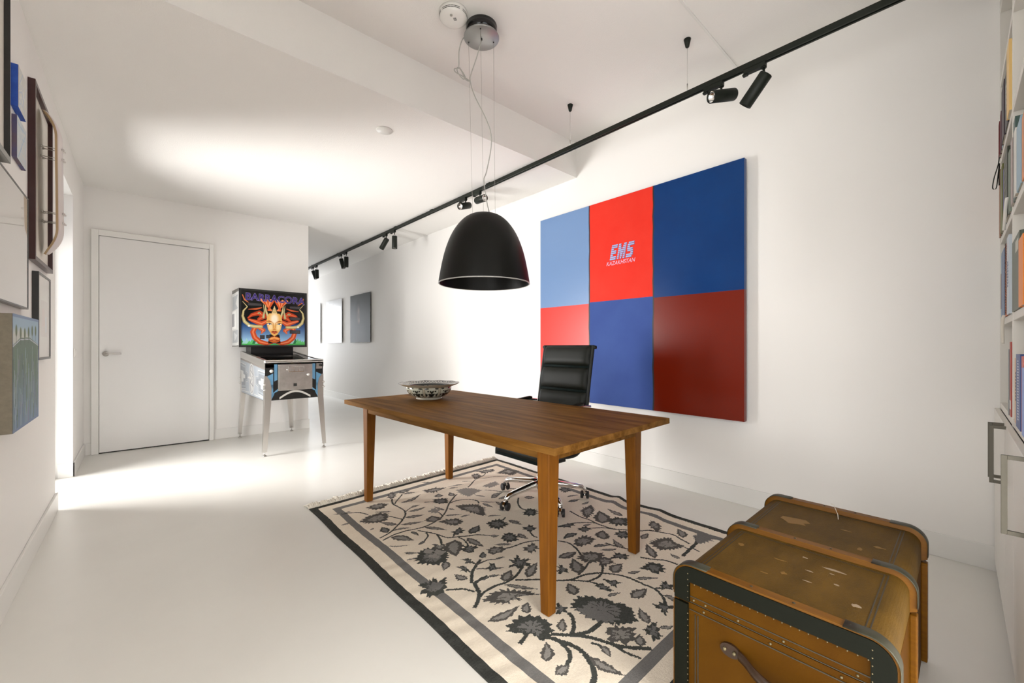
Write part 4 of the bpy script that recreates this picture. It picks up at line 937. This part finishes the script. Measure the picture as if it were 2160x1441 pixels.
        MB().cyl((cx, cy, .012), (cx, cy, bot), .006, n=10).lathe([(.0001, .014), (.012, .013), (.019, .007), (.021, .001), (.0001, .0)], 20, T=Matrix.Translation((cx, cy, 0))).build('leveller_foot', 'dull_steel', lg)
    leg(-hw, 0, -1, -1); leg(hw, 0, 1, -1); leg(-hw, L, -1, 1); leg(hw, L, 1, 1)
    # neck and backbox
    MB().box(-.235, .235, .93, L-.01, zk-.06, 1.142).build('neck', 'pb_black', root)
    bw, y0, y1, z0, z1 = .375, .84, 1.245, 1.137, 1.835
    bb = MB().box(-bw, bw, y0+.02, y1, z0, z1).build('backbox', 'pb_black', root, .003)
    m = MB(); f = .024
    m.box(-bw, -bw+f, y0, y0+.022, z0, z1).box(bw-f, bw, y0, y0+.022, z0, z1).box(-bw+f, bw-f, y0, y0+.022, z0, z0+f).box(-bw+f, bw-f, y0, y0+.022, z1-f, z1)
    m.build('backglass_frame', 'pb_black', bb, .003)
    # side of the backbox : pale with grey shapes
    S_ = Art(60, 140, (206, 206, 202))
    S_.poly([(0, 0), (1, 0), (1, .055), (0, .06)], (96, 94, 88)); S_.poly([(0, .975), (1, .97), (1, 1), (0, 1)], (110, 108, 102))
    S_.poly([(.1, .12), (.9, .10), (.55, .25), (.9, .34), (.1, .36)], (160, 164, 166)); S_.poly([(0, .38), (.55, .37), (.6, .68), (0, .70)], (238, 238, 234)); S_.poly([(0, .42), (.35, .42), (.38, .64), (0, .65)], (150, 150, 152))
    S_.poly([(.1, .72), (.9, .70), (.9, .92), (.1, .93)], (160, 164, 166)); S_.poly([(.3, .74), (.8, .80), (.4, .90)], (196, 198, 198))
    grid_mesh('side_panel_art', S_.nx, S_.ny, lambda u, v: (np.full_like(u, -bw-.001), y1-(y1-y0)*u, z0+(z1-z0)*v), S_.flip(), 'pb_side', bb)
    # backglass picture : a generic symmetrical mask with curls and horns
    G = Art(380, 340, (10, 12, 12)); asp = (2*(bw-f))/(z1-z0-2*f)
    sky = np.clip((G.y-.56)/.36, 0, 1); c0 = np.array([16, 44, 96.]); c1 = np.array([150, 190, 222.])
    G.c = np.where((G.y > .54)[..., None], c0+(c1-c0)*sky[..., None], G.c); G.put(np.clip((.60-G.y)/.08, 0, 1)*(G.y > .52), (10, 12, 12))
    rs = random.Random(2)
    for i in range(26):
        cx = i/25; 
        if .28 < cx < .72: continue
        hgt = rs.uniform(.05, .12); G.poly([(cx-.05, 1), (cx, 1-hgt-.02), (cx+.05, 1)], rs.choice([(62, 160, 74), (96, 190, 110), (150, 200, 190), (40, 120, 70)]))
    G.poly([(0, .975), (1, .975), (1, 1), (0, 1)], (70, 170, 80))
    for s in (0, 1):
        X = (lambda q: q) if s == 0 else (lambda q: 1-q)
        # big ring
        G.line([(X(.20), .68), (X(.17), .76), (X(.20), .86), (X(.28), .94), (X(.38), .97), (X(.48), .95)], [.038, .042, .044, .044, .036, .02], (186, 70, 34), asp=asp, shade=(240, 140, 90))
        G.line([(X(.24), .66), (X(.33), .72), (X(.30), .78)], [.03, .035, .01], (196, 82, 40), asp=asp, shade=(236, 150, 110))
        # curls at the temples
        G.line([(X(.10), .50), (X(.16), .44), (X(.27), .40), (X(.34), .46), (X(.26), .52)], [.012, .03, .045, .05, .03], (170, 54, 26), asp=asp, shade=(226, 104, 60))
        G.line([(X(.12), .53), (X(.20), .56), (X(.30), .60), (X(.38), .55)], [.02, .034, .045, .03], (192, 74, 38), asp=asp, shade=(238, 140, 92))
        G.line([(X(.11), .34), (X(.22), .33), (X(.30), .30)], [.006, .016, .01], (196, 90, 48), asp=asp)
        G.ell(X(.265), .405, .022, .016, (190, 200, 140)); G.ell(X(.265), .405, .009, .011, (20, 20, 16))
        # fan of feathers
        for k in range(6): G.line([(X(.45-.01*k), .34), (X(.30+.035*k), .15+.02*(k % 2))], [.012, .022], (206, 84, 40) if k % 2 else (240, 150, 96), asp=asp)
        # cream horns
        G.line([(X(.30), .655), (X(.20), .655), (X(.12), .64), (X(.05), .57), (X(.022), .47), (X(.035), .37), (X(.09), .295), (X(.02), .20)], [.026, .028, .028, .026, .020, .014, .008, .003], (176, 160, 106), asp=asp, shade=(226, 214, 160))
        G.line([(X(.02), .08), (X(.05), .17), (X(.12), .225)], [.006, .010, .004], (206, 110, 66), asp=asp)
        G.line([(X(.41), .50), (X(.37), .36), (X(.36), .25)], [.024, .016, .006], (184, 166, 112), asp=asp, shade=(230, 218, 168))
        G.line([(X(.33), .48), (X(.345), .36), (X(.33), .24)], [.022, .010, .004], (164, 150, 104), asp=asp, shade=(214, 206, 160))
        G.ell(X(.115), .645, .016, .018, (236, 236, 224))
    # mask face
    G.poly([(.40, .97), (.42, .80), (.58, .80), (.60, .97)], (30, 20, 16))
    G.poly([(.385, .46), (.42, .40), (.58, .40), (.615, .46), (.625, .58), (.60, .70), (.545, .80), (.50, .835), (.455, .80), (.40, .70), (.375, .58)], (232, 176, 96))
    G.ell(.5, .50, .085, .14, (252, 238, 214), .95, .6); G.ell(.44, .66, .05, .08, (250, 222, 170), .9, .6); G.ell(.56, .66, .05, .08, (250, 222, 170), .9, .6)
    G.poly([(.455, .40), (.5, .25), (.545, .40)], (222, 196, 140)); G.line([(.46, .37), (.54, .37)], .006, (170, 130, 70), asp=asp); G.line([(.465, .33), (.535, .33)], .005, (170, 130, 70), asp=asp)
    for s in (-1, 1):
        G.line([(.5+s*.03, .565), (.5+s*.08, .545), (.5+s*.125, .555)], [.004, .011, .004], (176, 96, 40), asp=asp)
        G.ell(.5+s*.08, .60, .036, .016, (250, 246, 236)); G.ell(.5+s*.075, .60, .013, .015, (70, 96, 130)); G.line([(.5+s*.04, .602), (.5+s*.08, .584), (.5+s*.12, .594)], .005, (60, 30, 20), asp=asp)
        G.line([(.5+s*.02, .58), (.5+s*.018, .67)], .007, (214, 150, 84), asp=asp)
    G.ell(.5, .70, .026, .014, (206, 130, 76), .8); G.line([(.448, .752), (.48, .742), (.5, .748), (.52, .742), (.552, .752)], [.004, .012, .010, .012, .004], (150, 40, 28), asp=asp); G.line([(.46, .757), (.5, .774), (.54, .757)], [.004, .012, .004], (186, 62, 42), asp=asp)
    # hands
    G.ell(.5, .895, .095, .06, (196, 92, 40)); G.ell(.5, .885, .075, .035, (232, 142, 74)); G.line([(.43, .88), (.5, .855), (.57, .88)], .010, (246, 176, 100), asp=asp); G.line([(.42, .92), (.5, .90), (.58, .92)], .008, (160, 66, 30), asp=asp)
    # score windows
    for (a, b, w_, h_) in ((.10, .225, .20, .045), (.75, .245, .17, .04), (.755, .46, .16, .045), (.755, .715, .16, .052), (.285, .82, .055, .055), (.38, .815, .05, .05)):
        G.poly([(a-.008, b-.008), (a+w_+.008, b-.008), (a+w_+.008, b+h_+.008), (a-.008, b+h_+.008)], (24, 24, 26)); G.poly([(a, b), (a+w_, b), (a+w_, b+h_), (a, b+h_)], (64, 60, 62))
    gl = grid_mesh('backglass', G.nx, G.ny, lambda u, v: ((u-.5)*2*(bw-f), np.full_like(u, y0+.008), z0+f+(z1-z0-2*f)*v), G.flip(), 'pb_art', bb)
    text('title_outline', 'BARRACORA', .118, 'pb_lilac', bb, (.018, y0+.0066, z1-.105), (R90, math.radians(1.5), 0), 0, .0003, .94, .0042)
    text('title_lettering', 'BARRACORA', .118, 'pb_violet', bb, (.018, y0+.0055, z1-.105), (R90, math.radians(1.5), 0), 0, .0003, .94, .0020)
    MB().box(-bw+.1, -bw+.14, y0+.001, y0+.0015, z0+.006, z0+.012).build('frame_catch', 'dull_steel', bb)
pinball()

# ============================================================= PICTURES IN THE HALL
M['acrylic_art'] = art_mat('acrylic_print', .3, coat=.35, spec=.3)
M['dark_art'] = art_mat('dark_print', .45, spec=.1)
M['mirror_art'] = art_mat('mirror_print', .05, coat=1, coat_rough=.0)
M['back_board'] = mat('grey_back_board', (.10, .10, .10), .6)
def hall_picture(y0, y1, art, label, mname='acrylic_art', edge='trim'):
    z0, z1 = 1.221, 2.172; o = empty('framed_picture', (XR-.022, (y0+y1)/2, (z0+z1)/2)); tag(o, label, 'picture')
    w, h_ = (y1-y0)/2, (z1-z0)/2
    MB().box(-.004, .0, -w, w, -h_, h_).build('acrylic_panel', edge, o)
    MB().box(.0005, .018, -w+.12, w-.12, -h_+.12, h_-.12).build('hanging_frame', 'back_board', o)
    grid_mesh('print', art.nx, art.ny, lambda u, v: (np.full_like(u, -.0045), w-2*w*u, -h_+2*h_*v), art.flip(), mname, o)
a = Art(200, 200, (66, 70, 68)); a.ell(.42, .40, .11, .22, (150, 124, 112), .75, .8); a.ell(.44, .34, .05, .10, (206, 174, 158), .7, .9); a.ell(.46, .55, .05, .09, (176, 140, 130), .6, .9); a.ell(.40, .30, .14, .26, (40, 40, 38), .35, .5)
a.ell(.5, .95, .40, .42, (84, 84, 82), .55, .6); a.ell(.42, .60, .025, .02, (120, 60, 56), .6, .8)
hall_picture(7.55, 8.54, a, 'dark misty portrait of a person with long hair, nearest on the hall wall', 'dark_art', edge='back_board')
a = Art(200, 200, (214, 214, 214)); a.ell(.48, .28, .13, .20, (176, 160, 156), .7, .4); a.poly([(.33, 1), (.36, .55), (.42, .42), (.56, .42), (.66, .6), (.82, .78), (.88, 1)], (188, 176, 172), .8)
a.poly([(0, 0), (.18, .02), (.30, .5), (.26, 1), (0, 1)], (236, 236, 236)); 
hall_picture(9.02, 10.03, a, 'pale glossy portrait print, middle of the three pictures in the hall')
a = Art(200, 200, (238, 238, 238));  # white ground and dark lines paint in the reflections on its glass
for q in (.22, .70): a.line([(.15, q), (.5, q-.03), (.98, q)], .006, (80, 80, 80))
a.line([(.18, .22), (.28, .45), (.32, .68)], .006, (90, 90, 90)); a.poly([(.42, .36), (.92, .32), (.95, .60), (.44, .62)], (176, 178, 176)); a.line([(.44, .5), (.7, .47), (.92, .5)], .012, (60, 60, 60)); a.line([(.1, .86), (.5, .80), (.9, .92)], .008, (96, 96, 96)); a.poly([(.4, .9), (.9, .88), (.9, .97), (.4, .97)], (120, 120, 118)); a.ell(.06, .58, .05, .03, (40, 40, 40))
hall_picture(10.44, 11.44, a, 'picture with painted-in bright reflections beside the wall corner, farthest in the hall')

# ============================================================= PICTURES ON THE LEFT WALL
M['maroon'] = mat('maroon_lacquer', (.035, .005, .004), .35, coat=.25)
M['paper'] = mat('cream_paper', (.74, .70, .63), .6)
M['black_frame'] = mat('black_frame_paint', (.012, .012, .011), .35, coat=.3)
M['silver_frame'] = mat('grey_silver_frame', (.24, .235, .215), .3, metal=.6)
M['pic_glass'] = mat('glazed_paper', (.70, .67, .62), .12, coat=1, coat_rough=.01)
def frame(name, y0, y1, z0, z1, xf, fw, mm, label, art=None, artm='paper', recess=.02, facew=None, cat='picture'):
    o = empty(name, (XL, (y0+y1)/2, (z0+z1)/2)); tag(o, label, cat); w, h_, t = (y1-y0)/2, (z1-z0)/2, xf-XL
    m = MB().box(0, t, -w, -w+fw, -h_, h_).box(0, t, w-fw, w, -h_, h_).box(0, t, -w+fw, w-fw, -h_, -h_+fw).box(0, t, -w+fw, w-fw, h_-fw, h_)
    m.build('frame', mm, o, .0012)
    xr = t-recess
    if art is None: MB().box(.001, xr, -w+fw, w-fw, -h_+fw, h_-fw).build('mount_board', artm, o)
    else:
        MB().box(.001, xr-.001, -w+fw, w-fw, -h_+fw, h_-fw).build('mount_board', 'paper', o)
        grid_mesh('artwork', art.nx, art.ny, lambda u, v: (np.full_like(u, xr), w-fw-2*(w-fw)*(1-u), -h_+fw+2*(h_-fw)*v), art.flip(), artm, o)
    return o
frame('framed_picture', 3.305, 3.90, 1.608, 2.562, -.407, .022, 'maroon', 'tall maroon box frame behind the mounted skateboard', recess=.020)
a = Art(80, 100, (214, 208, 198)); a.poly([(.2, .3), (.8, .3), (.8, .75), (.2, .75)], (206, 196, 188)); a.poly([(.3, .4), (.5, .38), (.55, .6), (.3, .62)], (210, 190, 182)); a.poly([(.55, .5), (.7, .48), (.72, .68), (.56, .7)], (200, 202, 204))
M['pale_print'] = art_mat('pale_print_under_glass', .3, coat=1)
frame('framed_picture', 3.42, 3.827, 1.072, 1.561, -.409, .014, 'black_frame', 'slim black framed pale print near the bright window opening', a, 'pale_print', recess=.003)
frame('framed_picture', 2.02, 3.15, 1.332, 1.885, -.411, .008, 'black_frame', 'wide pale glazed picture with thin black edge below the silver frame', None, 'pic_glass', recess=.002)
def deep_frame():
    y0, y1, z0, z1, xf = 2.00, 2.634, 1.897, 2.72, -.392
    o = empty('framed_picture', (XL, (y0+y1)/2, (z0+z1)/2)); tag(o, 'black and silver deep frame at the upper left edge', 'picture'); w, h_, t = (y1-y0)/2, (z1-z0)/2, xf-XL
    m = MB().box(0, t, -w, -w+.006, -h_, h_, 0).box(0, t, w-.006, w, -h_, h_, 0)
    for a, b in ((-h_, -h_+.024), (h_-.024, h_)): m.box(0, t-.0015, -w+.006, w-.006, a, b, 0).box(t-.0015, t, -w+.006, w-.006, a, b, 1)
    m.box(.004, t-.002, -w+.006, w-.006, -h_-.0012, -h_, 1)
    m.build('frame', ['black_frame', 'silver_frame'], o)
    MB().box(.001, t-.017, -w+.006, w-.006, -h_+.024, h_-.024).build('mount_board', 'paper', o)
deep_frame()
def canvas(y0, y1, z0, z1, xf, art, sidec, label, side2=None):
    o = empty('canvas_painting', (XL, (y0+y1)/2, (z0+z1)/2)); tag(o, label, 'painting'); w, h_, t = (y1-y0)/2, (z1-z0)/2, xf-XL
    MB().box(0, t, -w, w, -h_, h_).build('stretched_canvas', sidec, o, .0015)
    grid_mesh('painted_front', art.nx, art.ny, lambda u, v: (np.full_like(u, t+.0006), -w+2*w*u, -h_+2*h_*v), art.flip(), 'paint_art', o)
    return o
M['paint_art'] = art_mat('oil_paint', .5)
M['linen'] = mat('raw_linen_side', (.27, .235, .175), .8, noise=(60, .3, (.22, .19, .14), (1, 1, 1)))
M['blue_side'] = mat('blue_canvas_side', srgb(22, 66, 160), .5, noise=(30, .4, srgb(40, 86, 180), (1, 1, 1)))
M['brown_side'] = mat('brown_canvas_side', srgb(110, 84, 80), .6, noise=(12, .2, srgb(60, 70, 120), (1, 1, 1)))
a = Art(180, 180, (150, 172, 190))
rs = random.Random(7)
a.poly([(0, 0), (1, 0), (1, .26), (0, .26)], (158, 184, 202)); a.ell(.25, .20, .5, .10, (206, 206, 196), .9, .5)
a.poly([(0, .27), (.25, .20), (.6, .19), (1, .26), (1, 1), (0, 1)], (96, 118, 104))
for k in range(26):
    a.put(np.clip((a.y-.5)*1.6, 0, 1)*.07, (106, 132, 170))
for k in range(150):
    x = rs.random(); y = rs.uniform(.25, .85); L = rs.uniform(.06, .3); a.line([(x, y), (x+rs.uniform(-.01, .01), y+L)], rs.uniform(.003, .010), rs.choice([(120, 140, 116), (140, 160, 176), (90, 108, 92), (128, 124, 150), (162, 174, 178), (84, 104, 140), (70, 96, 66), (96, 124, 80)]), .75)
a.line([(.02, .275), (.25, .215), (.6, .205), (.98, .265)], .005, (196, 200, 210))
for k in range(6):
    x = .12+.148*k; y = .12+.02*math.sin(k); a.ell(x, y+.02, .038, .058, (88, 104, 72), .9, .3); a.line([(x, y+.04), (x, y+.12)], .005, (80, 90, 84))
a.line([(0, .005), (1, .005)], .018, (126, 146, 178)); a.line([(.995, 0), (.995, 1)], .012, (110, 128, 168)); a.line([(0, .99), (1, .99)], .014, (110, 128, 160)); a.line([(0.002, 0), (.002, 1)], .008, (96, 104, 128))
canvas(2.617, 3.203, .79, 1.284, -.385, a, 'linen', 'square canvas of a blue green hill with trees, lowest on the left wall')
a = Art(60, 80, (206, 206, 200))
for k in range(30): a.line([(rs.random(), rs.random()), (rs.random(), rs.random())], .02, rs.choice([(220, 218, 210), (160, 180, 214), (196, 200, 206), (226, 224, 216)]), .5)
canvas(2.918, 3.10, 2.247, 2.44, -.412, a, 'blue_side', 'small canvas with bright blue sides high on the left wall')
a = Art(60, 80, (196, 204, 208))
for k in range(30): a.line([(rs.random(), rs.random()), (rs.random(), rs.random())], .02, rs.choice([(210, 212, 210), (140, 176, 206), (186, 196, 200), (216, 208, 196)]), .5)
canvas(2.94, 3.148, 2.02, 2.217, -.419, a, 'brown_side', 'small canvas with brown sides below the blue sided one')

# skateboard deck mounted in front of the maroon frame
M['maple'] = mat('maple_ply_edge', (.50, .36, .20), .45, noise=(3, .3, (.40, .27, .14), (60, 1, 1)))
M['deck_print'] = mat('pale_pink_lilac_deck', (.60, .53, .55), .35, noise=(4, .4, (.70, .62, .56), (1, 1, .5)))
def skateboard():
    root = empty('skateboard_deck', (XL, 3.62, 2.10)); root.rotation_euler = (math.radians(5), 0, 0); tag(root, 'pale skateboard deck mounted on long bolts over the maroon frame', 'skateboard')
    n = 40; prof = []
    for i in range(n+1):
        s = -.41+.82*i/n; k = max(0, abs(s)-.26); x = .086-k*k*2.6-(.0 if abs(s) < .26 else 0)
        w = .1*(1-max(0, (abs(s)-.30)/.112)**2.4)**.5 if abs(s) > .30 else .1
        prof.append((s, x, max(w, .004)))
    m = MB(); vs = []; fs = []; nv = 10
    for side in (0, 1):
        for (s, x, w) in prof:
            for j in range(nv+1):
                v = (j/nv-.5)*2; dx = .010*(abs(v)**2.5)*-1
                vs.append((x+dx+(.0105 if side else 0), v*w, s))
    W_ = nv+1; B = (n+1)*W_
    for i in range(n):
        for j in range(nv):
            a = i*W_+j; fs.append((a, a+W_, a+W_+1, a+1))
    k1 = len(fs)
    for i in range(n):
        for j in range(nv):
            a = B+i*W_+j; fs.append((a, a+1, a+W_+1, a+W_))
    k2 = len(fs)
    for i in range(n):
        for j in (0, nv):
            a = i*W_+j; fs.append((a, a+W_, B+a+W_, B+a))
    for j in range(nv):
        for i in (0, n):
            a = i*W_+j; fs.append((a, a+1, B+a+1, B+a))
    m.v = [tuple(v) for v in vs]; m.f = fs; m.mi = [0 if i < k1 else (1 if i < k2 else 0) for i in range(len(fs))]; m.sm = [i < k2 for i in range(len(fs))]
    m.build('deck', ['maple', 'deck_print'], root)
    for zz in (.205, .150, -.165, -.220):
        for yy in (-.03, .03):
            b = MB().cyl((.015, yy, zz), (.108, yy, zz), .0022, n=8).cyl((.092, yy, zz), (.106, yy, zz), .006, n=12).cyl((.014, yy, zz), (.022, yy, zz), .007, n=12)
            b.build('mounting_bolt', 'steel', root)
skateboard()

# ============================================================= BOOKCASE
M['case'] = mat('cream_bookcase_lacquer', (.76, .73, .67), .4, spec=.4)
M['handle_metal'] = mat('dull_nickel_handle', (.13, .12, .095), .5, spec=.2)
BCA = math.atan(.013)
bc = empty('bookcase', (XR-.003, -.104, 0), 0); bc.rotation_euler = (0, 0, math.pi+BCA*1.0)
tag(bc, 'tall built-in cream bookcase with cupboards below at the right edge', 'bookcase')
# local frame: x runs from the right wall into the room, y goes back from the front
BD = .36; xs = [0, .70, 1.45]; t_ = .02; ZS = [.866, 1.280, 1.692, 2.095, 2.483, 2.86]
m = MB()
for x in xs: m.box(x-.0 if x == 0 else x-t_/2, x+t_ if x == 0 else x+t_/2, 0, BD, 0, 3.12)
m.box(t_, xs[-1]-t_/2, BD-.012, BD, 0, 3.12)
m.box(t_, xs[-1]-t_/2, .002, BD-.012, 3.09, 3.12)
m.box(t_, xs[-1]-t_/2, .03, BD-.012, 0, .06)
m.build('carcass', 'case', bc, .001)
for i in range(2):
    for z in ZS: bx('shelf', 'case', xs[i]+(t_ if i == 0 else t_/2)+.0006, xs[i+1]-t_/2-.0006, .001, BD-.0125, z-.03, z, bc, .001)
dw = [(.004, .348), (.352, .698), (.702, 1.073), (1.077, 1.446)]
for i, (a0, a1) in enumerate(dw):
    dd = bx('cabinet_door', 'case', a0, a1, -.019, -.0005, .062, .834, bc, .0015)
    hxp = (a1-.045) if i % 2 else (a0+.045) 
    if i == 0: continue
    if i == 3: hxp = a1-.04
    if i == 2: hxp = a0+.05
    hm = MB(); s_ = .009
    hm.box(hxp-s_/2, hxp+s_/2, -.062, -.050, .612, .838).box(hxp-s_/2, hxp+s_/2, -.050, -.0185, .612, .624).box(hxp-s_/2, hxp+s_/2, -.050, -.0185, .826, .838)
    hm.build('door_handle', 'handle_metal', dd, .001)
# books : (bay, x from the wall, width, height, colour, shelf, extra)
BK = [ # label core, colour, x0 (world X of the near-wall edge), x1, shelf index, height, depth
 ('slim dark red book', (110, 34, 38), 3.215, 3.150, 3, .165), ('maroon book', (92, 36, 50), 3.148, 3.085, 3, .19), ('pale blue book', (176, 200, 206), 3.083, 3.03, 3, .255),
 ('dark plum book', (52, 32, 44), 3.02, 2.87, 3, .25), ('charcoal book with pale spine letters', (52, 50, 54), 2.865, 2.72, 3, .245), ('large pale yellow book', (236, 200, 130), 2.70, 2.585, 3, .285),
 ('rust brown book', (150, 98, 66), 3.21, 3.15, 2, .33), ('brown book', (104, 70, 44), 3.148, 3.10, 2, .32), ('olive green book', (108, 112, 60), 3.098, 2.97, 2, .305), ('violet blue book', (86, 82, 150), 2.965, 2.86, 2, .27), ('dark green patterned book', (50, 56, 44), 2.85, 2.66, 2, .285), ('sage grey book', (132, 142, 128), 2.655, 2.60, 2, .25),
 ('slim pale blue and brown book', (176, 196, 204), 3.13, 3.03, 1, .31), ('steel blue book', (110, 130, 160), 3.025, 2.86, 1, .307), ('orange spiral bound book', (214, 104, 30), 2.85, 2.70, 1, .312), ('white book with blue lettering', (196, 204, 212), 2.69, 2.585, 1, .318),
 ('grey book leaning', (140, 146, 146), 2.665, 2.635, 0, .27), ('red book with white spine label', (176, 62, 48), 2.63, 2.575, 0, .30),
 ('newspaper grey book', (176, 164, 160), 2.525, 2.46, 2, .25), ('teal and olive book', (70, 92, 86), 2.455, 2.38, 2, .30), ('white book', (222, 220, 212), 2.375, 2.31, 2, .235), ('light blue book', (150, 180, 196), 2.305, 2.17, 2, .225), ('apricot orange book', (222, 140, 84), 2.165, 2.055, 2, .21), ('black book', (28, 28, 24), 2.05, 1.96, 2, .20),
 ('dark sage book with pale motif', (84, 92, 76), 2.50, 2.22, 1, .265), ('bright orange book', (238, 138, 52), 2.20, 2.06, 1, .225), ('thick dark brown book', (50, 36, 28), 2.05, 1.96, 1, .25),
 ('cream book with dark spine letters', (216, 178, 140), 2.42, 2.31, 0, .24), ('navy book with white dotted spine', (66, 84, 140), 2.305, 2.165, 0, .255), ('pink red book', (206, 110, 100), 2.16, 2.10, 0, .25), ('light periwinkle book', (136, 162, 222), 2.095, 1.95, 0, .215)]
shelf_word = ['lowest shelf', 'second shelf up', 'third shelf up', 'top shelf']
M['page'] = mat('book_pages', (.72, .67, .56), .8)
LETTERED = {'charcoal book with pale spine letters': (190, 190, 186), 'white book with blue lettering': (70, 90, 130), 'cream book with dark spine letters': (60, 44, 40), 'navy book with white dotted spine': (220, 222, 226)}
for i, (lab, c, xa, xb, sh_, h_) in enumerate(BK):
    far_bay = xa > 2.55
    o = empty('book', (0, 0, 0)); o.parent = None
    xl = XR-.003-xa; wd = xa-xb-.0015; mn = mat('book_cover_%d' % i, srgb(*c), .42, spec=.4); M['bk%d' % i] = mn
    yf = -.007+.006*((i*7) % 5)/5; dep = .2+.04*((i*3) % 4)/4
    loc = Matrix.Rotation(math.pi+BCA, 4, 'Z') @ Vector((xl, yf, 0)); o.location = (bc.location.x+loc.x, bc.location.y+loc.y, ZS[sh_]+.0004); o.rotation_euler = (0, 0, math.pi+BCA)
    if 'leaning' in lab: pass
    th = .0018
    cv = MB().box(0, wd, 0, .0025, 0, h_).box(0, th, .0025, dep, 0, h_).box(wd-th, wd, .0025, dep, 0, h_).build('cover', mn, o, .0006)
    MB().box(th+.0001, wd-th-.0001, .0028, dep-.004, .003, h_-.003).build('page_block', 'page', o)
    m = MB()
    if lab in LETTERED:
        lm = mat('spine_print_%d' % i, srgb(*LETTERED[lab]), .5)
        if 'dotted' in lab:
            for k in range(22): m.box(wd*.42, wd*.62, -.0006, .0002, .03+k*.0095, .0345+k*.0095)
        else:
            for k in range(9): m.box(wd*.35, wd*(.6+.1*(k % 2)), -.0006, .0002, h_*.35+k*.012, h_*.35+k*.012+.008)
        m.build('spine_print', lm, cv)
    elif 'spiral' in lab:
        for k in range(44): m.tube([(wd*.15, .004, .006+k*.007), (wd*.5, -.004, .009+k*.007), (wd*.85, .004, .006+k*.007)], .0012, 5)
        m.build('spiral_binding', 'black', cv)
    elif 'white spine label' in lab:
        MB().box(.002, wd-.002, -.0006, .0002, .03, .065).build('spine_label', 'white_plastic', cv)
    elif 'pale blue and brown' in lab:
        MB().box(.0, wd, -.0006, .0002, .05, .22).build('spine_band', mat('brown_band', srgb(120, 78, 60), .5), cv)
    elif 'pale motif' in lab:
        MB().box(wd*.5, wd*.85, -.0006, .0002, h_*.78, h_*.93).build('spine_motif', mat('pale_motif', srgb(190, 190, 180), .5), cv)
    elif 'patterned' in lab:
        for k in range(7): m.box(wd*.2, wd*.7, -.0006, .0002, .02+k*.037, .024+k*.037)
        m.build('spine_print', mat('grey_print', srgb(150, 150, 132), .5), cv)
    tag(o, '%s in the %s bay, %s' % (lab, 'wall-side' if far_bay else 'nearer', shelf_word[sh_]), 'book', 'books in the bookcase')
# ribbons hanging from the shelves
m = MB()
def ribbon(name, pts, w, m_, label):
    vs = []; fs = []; P = smooth_path(pts, 6)
    for p in P:
        for a, b in ((-.0005, -w/2), (.0005, -w/2), (.0005, w/2), (-.0005, w/2)): vs.append((p.x+a, p.y+b, p.z))
    for i in range(len(P)-1):
        for k in range(4): fs.append((i*4+k, i*4+(k+1) % 4, i*4+4+(k+1) % 4, i*4+4+k))
    fs += [(0, 1, 2, 3), tuple((len(P)-1)*4+k for k in (3, 2, 1, 0))]
    o = MB().add(vs, fs, 0, True).build(name, m_); tag(o, label, 'ribbon'); return o
ribbon('ribbon', [(3.13, -.098, 2.075), (3.11, -.093, 2.03), (3.08, -.080, 1.965), (3.09, -.076, 1.92), (3.12, -.088, 1.925), (3.12, -.094, 1.99), (3.11, -.098, 2.04), (3.13, -.097, 1.985), (3.14, -.098, 1.94)], .004, 'black', 'black looped ribbon hanging off the bookcase beside the wall')
ribbon('ribbon', [(2.80, -.101, 1.285), (2.80, -.098, 1.27), (2.81, -.097, 1.235), (2.80, -.098, 1.16)], .010, 'rug_fringe', 'cream ribbon end hanging below the second shelf')
ribbon('ribbon', [(2.60, -.102, 1.75), (2.61, -.100, 1.735), (2.65, -.0985, 1.70), (2.72, -.098, 1.64)], .010, 'white_plastic', 'white ribbon draped over the third shelf edge')
